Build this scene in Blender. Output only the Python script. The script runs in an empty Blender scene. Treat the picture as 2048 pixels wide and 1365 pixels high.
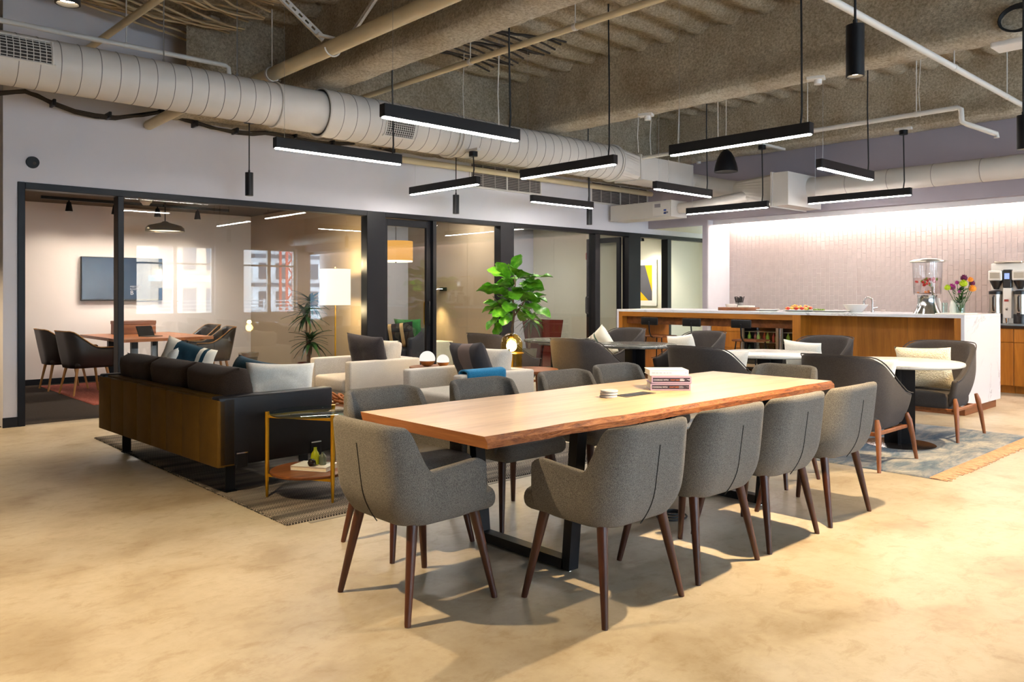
import bpy, bmesh, math, random
from mathutils import Vector, Matrix, noise
PI = math.pi
R = math.radians
random.seed(7)
SC = bpy.context.scene
COL = SC.collection

# ------------------------------------------------------------------ camera, world, exposure
YAW = 47.22
cam = bpy.data.cameras.new('camera')
camo = bpy.data.objects.new('camera', cam)
COL.objects.link(camo)
camo.location = (0, 0, 1.35)
camo.rotation_euler = (R(90), 0, R(YAW - 90))
cam.sensor_width = 36.0
cam.sensor_fit = 'HORIZONTAL'
cam.lens = 36.0 * 1585 / 2048
cam.shift_y = -(682.5 - 589.0) / 2048
cam.clip_start = 0.05
cam.clip_end = 300
SC.camera = camo

SC.view_settings.view_transform = 'Standard'
SC.view_settings.look = 'None'
SC.view_settings.gamma = 1.0
SC.view_settings.use_curve_mapping = False
SC.view_settings.exposure = 0.14

world = bpy.data.worlds.new('overcast_sky')
SC.world = world
world.use_nodes = True
bg = world.node_tree.nodes['Background']
bg.inputs[0].default_value = (0.66, 0.82, 1.0, 1)
bg.inputs[1].default_value = 20.0

WINS = [(1.0, 3.1), (4.0, 6.3), (7.15, 9.35), (10.2, 11.95)]   # daylight windows in the right-hand wall
for a, b in WINS:                                                          # portals: guide the sky's own light through the windows
    l = bpy.data.lights.new('window_portal', 'AREA')
    l.shape = 'RECTANGLE'; l.size = b - a; l.size_y = 2.0
    l.cycles.is_portal = True
    o = bpy.data.objects.new('window_portal', l); COL.objects.link(o)
    o.location = ((a + b) / 2, -4.12, 1.75)
    o.rotation_euler = (R(90), 0, 0)

# ------------------------------------------------------------------ pixel helpers (photo 2048x1365) to known planes
FW = Vector((math.cos(R(YAW)), math.sin(R(YAW)))); RT = Vector((math.sin(R(YAW)), -math.cos(R(YAW))))
def ray(px): return FW + RT * ((px - 1024) / 1585)
def on_y(px, py, Y):
    d = ray(px); t = Y / d.y
    return Vector((d.x * t, Y, 1.35 + (589 - py) / 1585 * t))
def on_x(px, py, X):
    d = ray(px); t = X / d.x
    return Vector((X, d.y * t, 1.35 + (589 - py) / 1585 * t))

# ------------------------------------------------------------------ materials
def lin(c):
    if isinstance(c, str):
        c = c.lstrip('#'); c = [int(c[i:i+2], 16) / 255 for i in (0, 2, 4)]
        return tuple(x / 12.92 if x <= .04045 else ((x + .055) / 1.055) ** 2.4 for x in c)
    return tuple(c)
def fill(e, stops):
    e[0].position, e[0].color = stops[0][0], (*lin(stops[0][1]), 1); e[1].position, e[1].color = stops[-1][0], (*lin(stops[-1][1]), 1)
    for p, c in stops[1:-1]: e.new(p).color = (*lin(c), 1)
class NT:
    def __init__(s, name):
        s.m = bpy.data.materials.new(name); s.m.use_nodes = True
        s.n = s.m.node_tree.nodes; s.l = s.m.node_tree.links
        s.b = s.n['Principled BSDF']; s.out = s.n['Material Output']
    def add(s, t, **kw):
        n = s.n.new(t)
        for k, v in kw.items():
            if k[0] == 'i' and k[1:].isdigit(): n.inputs[int(k[1:])].default_value = v
            else: setattr(n, k, v)
        return n
    def link(s, a, b): s.l.new(a, b)
    def coord(s, scale=(1, 1, 1), rot=(0, 0, 0), kind='Object'):
        tc = s.add('ShaderNodeTexCoord'); mp = s.add('ShaderNodeMapping')
        mp.inputs['Scale'].default_value = scale; mp.inputs['Rotation'].default_value = rot
        s.link(tc.outputs[kind], mp.inputs[0]); return mp.outputs[0]
    def noise(s, vec, scale, detail=4, rough=.55, dist=0):
        n = s.add('ShaderNodeTexNoise'); n.inputs['Scale'].default_value = scale; n.inputs['Detail'].default_value = detail
        n.inputs['Roughness'].default_value = rough; n.inputs['Distortion'].default_value = dist
        s.link(vec, n.inputs['Vector']); return n.outputs[0]
    def ramp(s, fac, stops):
        r = s.add('ShaderNodeValToRGB'); e = r.color_ramp.elements
        fill(e, stops)
        s.link(fac, r.inputs[0]); return r.outputs[0]
    def mix(s, a, b, fac, mode='MIX'):
        m = s.add('ShaderNodeMix', data_type='RGBA', blend_type=mode)
        for sock, v in ((m.inputs[0], fac), (m.inputs[6], a), (m.inputs[7], b)):
            if hasattr(v, 'is_output'): s.link(v, sock)
            elif isinstance(v, (int, float)): sock.default_value = v
            else: sock.default_value = (*lin(v), 1)
        return m.outputs[2]
    def bump(s, h, strength, dist=.01):
        b = s.add('ShaderNodeBump'); b.inputs['Strength'].default_value = strength; b.inputs['Distance'].default_value = dist
        s.link(h, b.inputs['Height']); s.link(b.outputs[0], s.b.inputs['Normal'])
    def set(s, col=None, rough=None, metal=None, **kw):
        for k, v in (('Base Color', col), ('Roughness', rough), ('Metallic', metal), *kw.items()):
            if v is None: continue
            i = s.b.inputs[k]
            if hasattr(v, 'is_output'): s.link(v, i)
            elif k in ('Base Color', 'Emission Color'): i.default_value = (*lin(v), 1)
            else: i.default_value = v
        return s.m
def plain(name, col, rough=.5, metal=0, var=.06, scale=6, bump=0, bscale=80, **kw):
    t = NT(name)
    if var or bump: v = t.coord()
    c = lin(col)
    if var:
        n = t.noise(v, scale, 3)
        t.set(t.ramp(n, [(.3, tuple(x * (1 - var) for x in c)), (.7, tuple(min(1, x * (1 + var)) for x in c))]))
    else: t.set(c)
    if bump: t.bump(t.noise(v, bscale, 2), bump, .004)
    return t.set(None, rough, metal, **kw)
def glow(name, col, strength):
    t = NT(name); e = t.add('ShaderNodeEmission'); e.inputs[0].default_value = (*lin(col), 1); e.inputs[1].default_value = strength
    t.link(e.outputs[0], t.out.inputs[0]); return t.m
def glassy(name, tint=(1, 1, 1), ior=1.5, rough=0.0, boost=1.0):
    t = NT(name); lw = t.add('ShaderNodeLayerWeight'); lw.inputs[0].default_value = .5
    f0 = ((ior-1)/(ior+1))**2
    pw = t.add('ShaderNodeMath', operation='POWER'); pw.inputs[1].default_value = 5; t.link(lw.outputs['Facing'], pw.inputs[0])
    f = t.add('ShaderNodeMath', operation='MULTIPLY_ADD'); f.inputs[1].default_value = 1-f0; f.inputs[2].default_value = f0; t.link(pw.outputs[0], f.inputs[0])
    a = t.add('ShaderNodeBsdfTransparent'); a.inputs[0].default_value = (*tint, 1)
    g = t.add('ShaderNodeBsdfGlossy'); g.inputs['Roughness'].default_value = rough
    m = t.add('ShaderNodeMixShader')
    mu = t.add('ShaderNodeMath', operation='MULTIPLY', use_clamp=True); mu.inputs[1].default_value = boost
    t.link(f.outputs[0], mu.inputs[0]); t.link(mu.outputs[0], m.inputs[0]); t.link(a.outputs[0], m.inputs[1]); t.link(g.outputs[0], m.inputs[2])
    t.link(m.outputs[0], t.out.inputs[0]); return t.m
def wood(name, c1, c2, c3, along='x', scale=1.0, rough=.42, bump=.12, coat=0):
    t = NT(name); st = {'x': (.22, 3, 3), 'y': (3, .22, 3), 'z': (3, 3, .22)}[along]
    v = t.coord(tuple(a * scale for a in st))
    n = t.noise(v, 3.2, 8, .6, .6); n2 = t.noise(t.coord(tuple(a * scale * 6 for a in st)), 5, 4, .6)
    c = t.ramp(n, [(.28, c1), (.5, c2), (.74, c3)])
    c = t.mix(c, t.ramp(n2, [(.35, (.55, .5, .45)), (.6, (1, 1, 1))]), .35, 'MULTIPLY')
    t.bump(n2, bump, .002); return t.set(c, rough, None, **({'Coat Weight': coat} if coat else {}))
def cloth(name, c1, c2, scale=260, rough=.95, bump=.5, sheen=.25, mott=.25):
    t = NT(name); v = t.coord()
    a = t.noise(t.coord((1, 1, .55)), scale, 2, .7); b = t.noise(v, 9, 4)
    c = t.ramp(a, [(.36, c1), (.64, c2)])
    c = t.mix(c, t.ramp(b, [(.35, (.72, .72, .72)), (.65, (1.0, 1.0, 1.0))]), mott, 'MULTIPLY')
    t.bump(a, bump, .003); return t.set(c, rough, None, **{'Sheen Weight': sheen*.4, 'Sheen Roughness': .5, 'Specular IOR Level': .15})

M = {}
def mk():
    # concrete floor
    t = NT('polished_concrete'); v = t.coord()
    a = t.noise(v, .55, 5, .5, .4); b = t.noise(v, 2.2, 5, .5, .3); c = t.noise(v, 16, 6, .7)
    col = t.ramp(a, [(.25, '#9a907f'), (.45, '#aca28f'), (.6, '#b7ad9a'), (.8, '#a59b8c')])
    col = t.mix(col, t.ramp(b, [(.33, (.66, .58, .48)), (.47, (.92, .89, .84)), (.58, (1, 1, 1)), (.7, (.93, .90, .86))]), .7, 'MULTIPLY')
    col = t.mix(col, t.ramp(c, [(.36, (.84, .81, .76)), (.56, (1, 1, 1))]), .55, 'MULTIPLY')
    d = t.noise(t.coord((1, 1.6, 1)), 5.5, 8, .72, .5)
    col = t.mix(col, t.ramp(d, [(.36, (.74, .66, .55)), (.48, (1, 1, 1)), (.64, (1, 1, 1)), (.72, (1.08, 1.08, 1.06))]), .6, 'MULTIPLY')
    M['concrete'] = t.set(col, .40, None, **{'Specular IOR Level': .45})
    # sprayed fireproofing; flange copy paler: lighter grains plus painted-in light from below
    for nm, c1, c2, c3 in (('fireproofing', '#a79a82', '#ccbfa7', '#ebe1cc'), ('fireproofing_flange_lit', '#b9ab92', '#e2d7c2', '#f7f1e4')):
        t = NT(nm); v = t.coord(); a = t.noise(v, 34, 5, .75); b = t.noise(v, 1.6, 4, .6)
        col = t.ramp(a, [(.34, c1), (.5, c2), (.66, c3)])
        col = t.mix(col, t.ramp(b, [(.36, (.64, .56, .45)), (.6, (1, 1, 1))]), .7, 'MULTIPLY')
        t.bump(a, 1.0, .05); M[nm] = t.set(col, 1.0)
    M['wall_white'] = plain('painted_wall_white', '#cbc9cf', .85, 0, .03, 1.2, .06, 300)
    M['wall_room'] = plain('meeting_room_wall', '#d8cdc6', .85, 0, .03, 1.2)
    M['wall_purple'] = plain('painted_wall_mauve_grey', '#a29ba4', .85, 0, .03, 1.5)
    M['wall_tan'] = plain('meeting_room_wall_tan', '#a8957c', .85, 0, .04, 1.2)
    M['wall_cream'] = plain('corridor_wall_cream', '#d6d2be', .85, 0, .03, 1)
    M['room_ceiling'] = plain('dark_brown_ceiling', '#4a3d2c', .95, 0, .2, 8, .6, 40)
    M['carpet'] = cloth('dark_brown_carpet', '#2c231c', '#3e3228', 120, 1, .6, .1)
    M['black'] = plain('matte_black_metal', '#0f0f13', .45, .0, .05, **{'Specular IOR Level': .3})
    M['frame'] = plain('black_door_frame', '#0d0e14', .42, .0, .05, **{'Specular IOR Level': .25})
    M['blackcord'] = plain('black_cord', '#101012', .6, 0, 0)
    M['white_paint'] = plain('white_painted_metal', '#cfcbc5', .55, 0, .03, 3)
    M['pipe'] = plain('cream_painted_pipe', '#cdbf9f', .5, 0, .06, 3)
    M['duct'] = plain('white_painted_duct', '#cdc8c2', .5, 0, .04, 2.5)
    M['ductseam'] = plain('duct_seam', '#8f8b88', .5, .3, 0)
    M['rod'] = plain('galvanised_rod', '#b5b6b8', .35, .8, 0)
    M['grille'] = plain('grille_slat', '#a39a95', .5, 0, 0)
    M['grille_dark'] = plain('grille_dark', '#3a3432', .8, 0, 0)
    M['glass'] = glassy('clear_pane_glass', (.97, .985, .98), 1.62)
    M['glass_green'] = glassy('greenish_table_glass', (.80, .93, .86), 1.52)
    M['glass_frost'] = plain('frosted_green_glass', '#b9c2ae', .25, 0, .05, 2)
    M['tweed'] = cloth('grey_tweed', '#4e4b47', '#85817b', 460, .95, .6, .12)
    M['charcoal'] = cloth('charcoal_wool', '#393534', '#524c49', 420, .95, .3, .15, .2)
    M['linen'] = cloth('oatmeal_linen', '#b7aea2', '#d6cfc5', 300, .95, .3, .2, .15)
    M['seam'] = plain('dark_seam_thread', '#1d1b1b', .9, 0, 0)
    M['walnut'] = wood('walnut_leg', '#2c140a', '#45200f', '#5c3018', 'z', 1.5, .38)
    M['teak'] = wood('teak_frame', '#63341a', '#86502c', '#9c6236', 'z', 1.5, .42)
    M['oak_table'] = wood('oak_table_top', '#c09a72', '#d0ad84', '#dbbb94', 'x', .7, .36, .05)
    t = NT('live_edge_bark'); v = t.coord((1.6, 4, 9)); a = t.noise(v, 4.5, 8, .7, 1.6)
    t.bump(a, .8, .012); M['live_edge'] = t.set(t.ramp(a, [(.3, '#3a1a0c'), (.42, '#7a4220'), (.55, '#9d5e30'), (.7, '#b87a45')]), .5)
    M['oak_edge'] = wood('oak_end_grain', '#6e4020', '#8c5730', '#a06a3e', 'y', 1.5, .5)
    M['oak_panel'] = wood('oak_island_panel', '#85500f', '#a5661a', '#bb7926', 'z', .8, .45)
    M['oak_rail'] = wood('oak_island_rail', '#85500f', '#a5661a', '#bb7926', 'y', .8, .45)
    M['walnut_flat'] = wood('walnut_board', '#5b2f15', '#7b4520', '#925a2e', 'x', 1.2, .42)
    M['meeting_oak'] = wood('meeting_table_wood', '#8c4c22', '#ac6430', '#c07a42', 'y', .8, .3)
    M['pale_wood'] = wood('pale_turned_wood', '#a06a34', '#b87f45', '#c48e55', 'z', 2, .5)
    M['brass'] = plain('brushed_brass', '#c8982e', .3, 1, .05, 20)
    M['chrome'] = plain('polished_steel', '#c6c6c6', .16, 1, 0)
    M['steel'] = plain('brushed_steel', '#bdb5a8', .3, 1, .04, 30)
    M['sofa_leather'] = plain('black_sofa_leather', '#101016', .4, 0, .1, 6, .12, 160, **{'Specular IOR Level': .35})
    M['sofa_back'] = plain('olive_brown_suede_back', '#5c4419', .7, 0, .12, 8, .15, 120, **{'Specular IOR Level': .12})
    M['sofa_cushion'] = cloth('dark_taupe_cushion', '#2b231e', '#41362f', 350, .95, .35, .08)
    M['pillow_white'] = cloth('ivory_pillow_cotton', '#e6e0d2', '#f6f2e8', 200, .95, .3, .2, .15)
    M['pillow_teal'] = cloth('teal_pillow_cotton', '#12303c', '#1f4656', 200)
    M['pillow_grey'] = cloth('charcoal_pillow', '#2f2b2c', '#454043', 260)
    M['blue_throw'] = cloth('blue_wool_throw', '#14628c', '#2682ae', 240, .95, .4, .4)
    t = NT('cream_knit'); v = t.coord((1, 1, 1)); w = t.add('ShaderNodeTexVoronoi'); w.inputs['Scale'].default_value = 95; t.link(v, w.inputs['Vector'])
    t.bump(w.outputs['Distance'], .8, .006)
    M['knit'] = t.set(t.ramp(w.outputs['Distance'], [(.1, '#efe6d2'), (.8, '#d8caa8')]), .95)
    # striped scatter cushions: object-space bands
    def bands(name, stops, axis='X', rough=.95, scale=1.0):
        t = NT(name); v = t.coord((scale, scale, scale)); s = t.add('ShaderNodeSeparateXYZ'); t.link(v, s.inputs[0])
        ma = t.add('ShaderNodeMath', operation='ADD'); ma.inputs[1].default_value = .5; t.link(s.outputs[axis], ma.inputs[0])
        r = t.add('ShaderNodeValToRGB'); r.color_ramp.interpolation = 'CONSTANT'; e = r.color_ramp.elements
        fill(e, stops)
        t.link(ma.outputs[0], r.inputs[0]); n = t.noise(v, 220, 2); t.bump(n, .3, .003)
        return t.set(r.outputs[0], rough)
    M['pillow_banded'] = bands('banded_grey_pillow', [(0, '#3a3638'), (.36, '#6b5c57'), (.56, '#3a3638'), (.64, '#332f33')])
    M['pillow_straps'] = bands('black_pillow_tan_straps', [(0, '#14141a'), (.38, '#c9a878'), (.44, '#14141a'), (.58, '#c9a878'), (.64, '#14141a')])
    M['pillow_teal_band'] = bands('white_pillow_teal_bands', [(0, '#e2dbcb'), (.38, '#173a49'), (.62, '#e2dbcb'), (.66, '#173a49'), (.69, '#e2dbcb')])
    M['pillow_stripe'] = bands('ivory_pillow_thin_stripes', [(0, '#e8e2d0'), (.44, '#4f6a58'), (.47, '#e8e2d0'), (.53, '#8a6a50'), (.55, '#e8e2d0'), (.62, '#a88a58'), (.64, '#e8e2d0')])
    # herringbone rug
    t = NT('herringbone_rug'); v = t.coord(); s = t.add('ShaderNodeSeparateXYZ'); t.link(v, s.inputs[0])
    def mth(op, a, b=None):
        n = t.add('ShaderNodeMath', operation=op)
        for i, q in enumerate((a, b)):
            if q is None: continue
            if hasattr(q, 'is_output'): t.link(q, n.inputs[i])
            else: n.inputs[i].default_value = q
        return n.outputs[0]
    zig = mth('ABSOLUTE', mth('SUBTRACT', mth('FRACT', mth('MULTIPLY', s.outputs['Y'], 9)), .5))
    ph = mth('FRACT', mth('ADD', mth('MULTIPLY', s.outputs['X'], 52), mth('MULTIPLY', zig, 7)))
    ph = mth('ABSOLUTE', mth('SUBTRACT', ph, .5))
    n = t.noise(t.coord((.25, 3, 1)), 3, 4); fade = t.ramp(n, [(.38, (.2, .2, .2)), (.6, (1, 1, 1))])
    col = t.mix('#1d1b1a', '#ab9f8f', t.ramp(ph, [(.22, (0, 0, 0)), (.34, (1, 1, 1))]))
    col = t.mix('#2c2927', col, fade)
    t.bump(ph, .5, .006); M['herringbone'] = t.set(col, 1)
    t = NT('distressed_blue_rug'); v = t.coord(); a = t.noise(t.coord((1, 2.2, 1)), 1.6, 8, .7, .8); b = t.noise(t.coord((1, 6, 1)), 14, 4, .7)
    col = t.ramp(a, [(.3, '#33465e'), (.42, '#5a6a7a'), (.52, '#86888a'), (.62, '#a8a49c'), (.72, '#687a8a')])
    col = t.mix(col, t.ramp(b, [(.3, (.6, .6, .62)), (.6, (1, 1, 1))]), .5, 'MULTIPLY'); t.bump(b, .3, .005)
    M['blue_rug'] = t.set(col, 1)
    M['pink_rug'] = cloth('faded_pink_rug', '#9c4c40', '#bd6d5c', 40, 1, .3, .1, .5)
    M['fringe'] = plain('peach_rug_fringe', '#cda080', 1, 0, .2, 30)
    M['rug_edge'] = plain('rug_pad_edge', '#8c867c', 1, 0, .05)
    # marbles
    def marble(name, base, vein, sc, w=.02):
        t = NT(name); v = t.coord(); n = t.noise(v, sc, 8, .62, 1.4)
        d = t.add('ShaderNodeMath', operation='SUBTRACT'); t.link(n, d.inputs[0]); d.inputs[1].default_value = .5
        a = t.add('ShaderNodeMath', operation='ABSOLUTE'); t.link(d.outputs[0], a.inputs[0])
        k = t.ramp(a.outputs[0], [(0, (1, 1, 1)), (w, (0, 0, 0))]); n2 = t.noise(v, sc * .6, 3); k2 = t.ramp(n2, [(.48, (0, 0, 0)), (.62, (.8, .8, .8))])
        kk = t.mix(k, k2, 1.0, 'MULTIPLY'); return t.set(t.mix(base, vein, kk), .22)
    M['marble'] = marble('white_veined_marble', '#cfcfd6', '#85848f', 1.5, .022)
    M['marble_table'] = marble('white_marble_table', '#d3cfc7', '#a9a39a', 2.5)
    M['granite'] = marble('grey_granite_table', '#55534f', '#8f8b84', 9, .05)
    M['tile'] = plain('glazed_ceramic_tile', '#bdafaa', .16, 0, .05, 9)
    M['grout'] = plain('pale_grout', '#cfc3bd', .9, 0, 0)
    M['niche_white'] = plain('niche_return_white', '#cbc8cb', .6, 0, .02)
    M['counter_dark'] = plain('dark_stone_counter', '#26211f', .25, 0, .1)
    M['ceramic'] = plain('white_ceramic', '#ece7de', .25, 0, 0)
    M['plastic_white'] = plain('white_plastic', '#dedad6', .4, 0, 0)
    M['plastic_black'] = plain('black_plastic', '#151416', .35, 0, 0)
    M['screen'] = plain('television_screen', '#142a42', .12, 0, .35, 1.1)
    M['red_sign'] = plain('red_alarm_plastic', '#9d3b30', .4, 0, 0)
    M['leaf'] = NT('fiddle_leaf'); t = M['leaf']; v = t.coord(); n = t.noise(v, 9, 4)
    M['leaf'] = t.set(t.ramp(n, [(.3, '#2c5f12'), (.52, '#4f8f1c'), (.72, '#8dbb3c')]), .35)
    t = NT('dracaena_leaf'); v = t.coord(); n = t.noise(v, 7, 3); M['leaf_dark'] = t.set(t.ramp(n, [(.3, '#12301a'), (.7, '#2f5a26')]), .35)
    M['bark'] = plain('plant_trunk', '#5d4a3a', .9, 0, .25, 20, .5, 60)
    M['pot_red'] = plain('oxblood_planter', '#5c1f17', .35, 0, .08)
    M['pot_grey'] = plain('grey_planter', '#77726c', .6, 0, .1)
    M['soil'] = plain('potting_soil', '#2a1e15', 1, 0, .3, 40)
    M['paper'] = plain('book_pages', '#e9dfc8', .9, 0, .05, 90)
    M['cover_white'] = plain('white_book_cover', '#e6e1da', .5, 0, .02)
    M['cover_lilac'] = plain('lilac_book_cover', '#b49bb0', .5, 0, .02)
    M['spine_dark'] = plain('aubergine_spine', '#2b2030', .5, 0, 0)
    M['ink_white'] = plain('white_print', '#f2eef2', .6, 0, 0)
    M['ink_orange'] = plain('orange_print', '#c8702c', .6, 0, 0)
    M['ink_grey'] = plain('grey_print', '#8c8890', .6, 0, 0)
    M['ink_blue'] = plain('blue_print', '#2a4aa0', .6, 0, 0)
    M['lime'] = plain('lime_glaze', '#a3ad1a', .2, 0, .04)
    M['sage'] = plain('sage_glaze', '#5d6657', .3, 0, .1)
    M['dark_glaze'] = plain('dark_brown_glaze', '#1d1612', .2, 0, .1)
    M['yellow_art'] = plain('yellow_print', '#e3b000', .6, 0, 0)
    M['grey_art'] = plain('grey_print_shape', '#55545a', .6, 0, .05)
    M['white_art'] = plain('white_mat_board', '#e6e3da', .6, 0, 0)
    M['green_cloth'] = cloth('green_cushion', '#2c6a3a', '#4a9a58', 200)
    M['navy_cloth'] = cloth('navy_armchair_cloth', '#23252e', '#363a46', 300)
    M['dark_leather'] = plain('dark_brown_leather', '#221c1a', .4, 0, .1)
    M['light_wood'] = wood('light_oak_leg', '#9a6a34', '#b98447', '#c99a5c', 'z', 2, .45)
    M['bead'] = wood('carved_wood_chain', '#8a4a18', '#b56a2a', '#c98142', 'x', 3, .5)
    M['water'] = glassy('infused_water', (1, .93, .91), 1.33)
    M['acrylic'] = glassy('clear_acrylic', (.96, .97, .98), 1.45)
    M['amber'] = glassy('amber_glass', (.96, .80, .34), 1.5, 0, 1.3)
    M['vase_glass'] = glassy('clear_vase_glass', (.90, .96, .94), 1.5)
    M['fruit_red'] = plain('strawberry_red', '#c8301c', .3, 0, .2, 30)
    M['fruit_green'] = plain('mint_green', '#6d8a20', .5, 0, .2, 30)
    M['fruit_yellow'] = plain('melon_yellow', '#e0b450', .4, 0, .15, 30)
    M['fruit_orange'] = plain('peach_orange', '#e08a4a', .4, 0, .15, 30)
    M['fl_magenta'] = plain('magenta_petal', '#b0308c', .7, 0, .2, 60)
    M['fl_purple'] = plain('purple_petal', '#6a1048', .7, 0, .2, 60)
    M['fl_orange'] = plain('orange_petal', '#ee9a30', .7, 0, .15, 60)
    M['fl_lime'] = plain('lime_petal', '#b5cc1e', .7, 0, .15, 60)
    M['stem'] = plain('flower_stem', '#2f5a1c', .6, 0, .2, 30)
    M['cable_tan'] = plain('tan_ceiling_cable', '#b39c78', .8, 0, .1)
    M['cable_dark'] = plain('dark_ceiling_cable', '#2e2822', .8, 0, .1)
    M['bottle_dark'] = plain('dark_bottles', '#2a3a26', .2, 0, .4, 9)
    M['bottle_red'] = plain('red_bottles', '#8a2a22', .2, 0, .2, 9)
    M['bldg_brick'] = plain('brick_facade', '#e0c0a4', .9, 0, .1)
    M['bldg_pale'] = plain('pale_teal_facade', '#d6e8f0', .8, 0, .05)
    M['bldg_white'] = plain('white_facade', '#eeeeee', .8, 0, .05)
    M['bldg_dark'] = plain('dark_window_glass', '#4a5560', .2, 0, .1)
    M['crane_red'] = plain('red_steel', '#b04030', .6, 0, 0)
    M['umbrella_blue'] = plain('blue_canvas', '#1f3fae', .8, 0, 0)
    # light emitters
    M['led'] = glow('led_lens', (1, .94, .86), 110)
    M['spot_lens'] = glow('spot_lens', (1, .78, .5), 30)
    M['cove'] = glow('cove_led_strip', (1, .82, .72), 165)
    M['shade'] = glow('lamp_shade_lit', (1, .86, .66), 1.25)
    M['shade_yellow'] = glow('drum_shade_lit', (1, .47, .09), .85)
    M['shade_bottom'] = glow('drum_diffuser_lit', (1, .85, .6), 2.2)
    M['bulb'] = glow('bulb_lit', (1, .84, .55), 40)
    M['globe'] = glow('globe_lit', (1, .93, .84), .95)
    M['blue_display'] = glow('brewer_display', (.35, .45, 1), 1.2)
    M['red_led'] = glow('red_indicator', (1, .1, .05), 1.2)
mk()

# ------------------------------------------------------------------ mesh helpers
def BM(): return bmesh.new()
def add_mesh(bm, src):
    me = bpy.data.meshes.new('tmp'); src.to_mesh(me); src.free(); bm.from_mesh(me); bpy.data.meshes.remove(me)
def box(bm, x0, x1, y0, y1, z0, z1, bev=0, seg=2, mat=None):
    b = bm if not bev else bmesh.new()
    r = bmesh.ops.create_cube(b, size=1)
    S = Matrix.Translation(((x0+x1)/2, (y0+y1)/2, (z0+z1)/2)) @ Matrix.Diagonal((abs(x1-x0), abs(y1-y0), abs(z1-z0), 1))
    bmesh.ops.transform(b, matrix=S, verts=r['verts'])
    if bev:
        bev = min(bev, abs(x1-x0)*.49, abs(y1-y0)*.49, abs(z1-z0)*.49)
        bmesh.ops.bevel(b, geom=b.edges[:], offset=bev, segments=seg, affect='EDGES', profile=.5)
        add_mesh(bm, b)
    return bm
def frame_of(d):
    d = d.normalized(); a = Vector((0, 0, 1)) if abs(d.z) < .9 else Vector((1, 0, 0))
    u = d.cross(a).normalized(); return u, d.cross(u)
def tube(bm, pts, r, seg=8, cap=True, closed=False):
    pts = [Vector(p) for p in pts]; n = len(pts); rings = []
    for i, p in enumerate(pts):
        if closed: d = pts[(i+1) % n] - pts[i-1]
        else: d = pts[min(i+1, n-1)] - pts[max(i-1, 0)]
        if i == 0: u, w = frame_of(d)
        else:
            dn = d.normalized(); u = (u - dn * u.dot(dn)).normalized(); w = dn.cross(u)
        rr = r[i] if isinstance(r, (list, tuple)) else r
        rings.append([bm.verts.new(p + (u * math.cos(2*PI*k/seg) + w * math.sin(2*PI*k/seg)) * rr) for k in range(seg)])
    for i in range(n if closed else n-1):
        a, b = rings[i], rings[(i+1) % n]
        for k in range(seg): bm.faces.new((a[k], a[(k+1) % seg], b[(k+1) % seg], b[k]))
    if cap and not closed:
        bm.faces.new(rings[0][::-1]); bm.faces.new(rings[-1])
    return bm
def cyl(bm, p0, p1, r0, r1=None, seg=16): return tube(bm, [p0, p1], [r0, r0 if r1 is None else r1], seg)
def lathe(bm, prof, c=(0, 0, 0), seg=24, closed=False):
    c = Vector(c); rings = []
    for r, z in prof:
        if r < 1e-5: rings.append([bm.verts.new(c + Vector((0, 0, z)))])
        else: rings.append([bm.verts.new(c + Vector((r*math.cos(2*PI*k/seg), r*math.sin(2*PI*k/seg), z))) for k in range(seg)])
    m = len(rings)
    for i in range(m if closed else m-1):
        a, b = rings[i], rings[(i+1) % m]
        for k in range(seg):
            q = [a[k % len(a)], a[(k+1) % len(a)], b[(k+1) % len(b)], b[k % len(b)]]
            f = []
            for vv in q:
                if vv not in f: f.append(vv)
            if len(f) > 2: bm.faces.new(f)
    return bm
def sphere(bm, c, r, sz=1, seg=16, rings=10):
    return lathe(bm, [(r*math.sin(PI*i/rings), -r*sz*math.cos(PI*i/rings)) for i in range(rings+1)], c, seg)
def grid(bm, fn, nu, nv):
    V = [[bm.verts.new(fn(i/nu, j/nv)) for j in range(nv+1)] for i in range(nu+1)]
    for i in range(nu):
        for j in range(nv): bm.faces.new((V[i][j], V[i+1][j], V[i+1][j+1], V[i][j+1]))
    return V
def sheet(bm, fn, nu, nv, th):
    """closed thin solid: surface fn(u,v), and the same surface moved th against its normal"""
    P = [[Vector(fn(i/nu, j/nv)) for j in range(nv+1)] for i in range(nu+1)]
    A = [[None]*(nv+1) for _ in range(nu+1)]; B = [[None]*(nv+1) for _ in range(nu+1)]
    for i in range(nu+1):
        for j in range(nv+1):
            du = P[min(i+1, nu)][j] - P[max(i-1, 0)][j]; dv = P[i][min(j+1, nv)] - P[i][max(j-1, 0)]
            n = du.cross(dv).normalized()
            A[i][j] = bm.verts.new(P[i][j]); B[i][j] = bm.verts.new(P[i][j] - n*th)
    for i in range(nu):
        for j in range(nv):
            bm.faces.new((A[i][j], A[i+1][j], A[i+1][j+1], A[i][j+1])); bm.faces.new((B[i][j], B[i][j+1], B[i+1][j+1], B[i+1][j]))
    for i in range(nu):
        bm.faces.new((A[i+1][0], A[i][0], B[i][0], B[i+1][0])); bm.faces.new((A[i][nv], A[i+1][nv], B[i+1][nv], B[i][nv]))
    for j in range(nv):
        bm.faces.new((A[0][j], A[0][j+1], B[0][j+1], B[0][j])); bm.faces.new((A[nu][j+1], A[nu][j], B[nu][j], B[nu][j+1]))
    return bm
def extrude_poly(bm, pts, z0, z1):
    a = [bm.verts.new((x, y, z0)) for x, y in pts]; b = [bm.verts.new((x, y, z1)) for x, y in pts]; n = len(pts)
    bm.faces.new(a[::-1]); bm.faces.new(b)
    for i in range(n): bm.faces.new((a[i], a[(i+1) % n], b[(i+1) % n], b[i]))
    return bm
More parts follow.
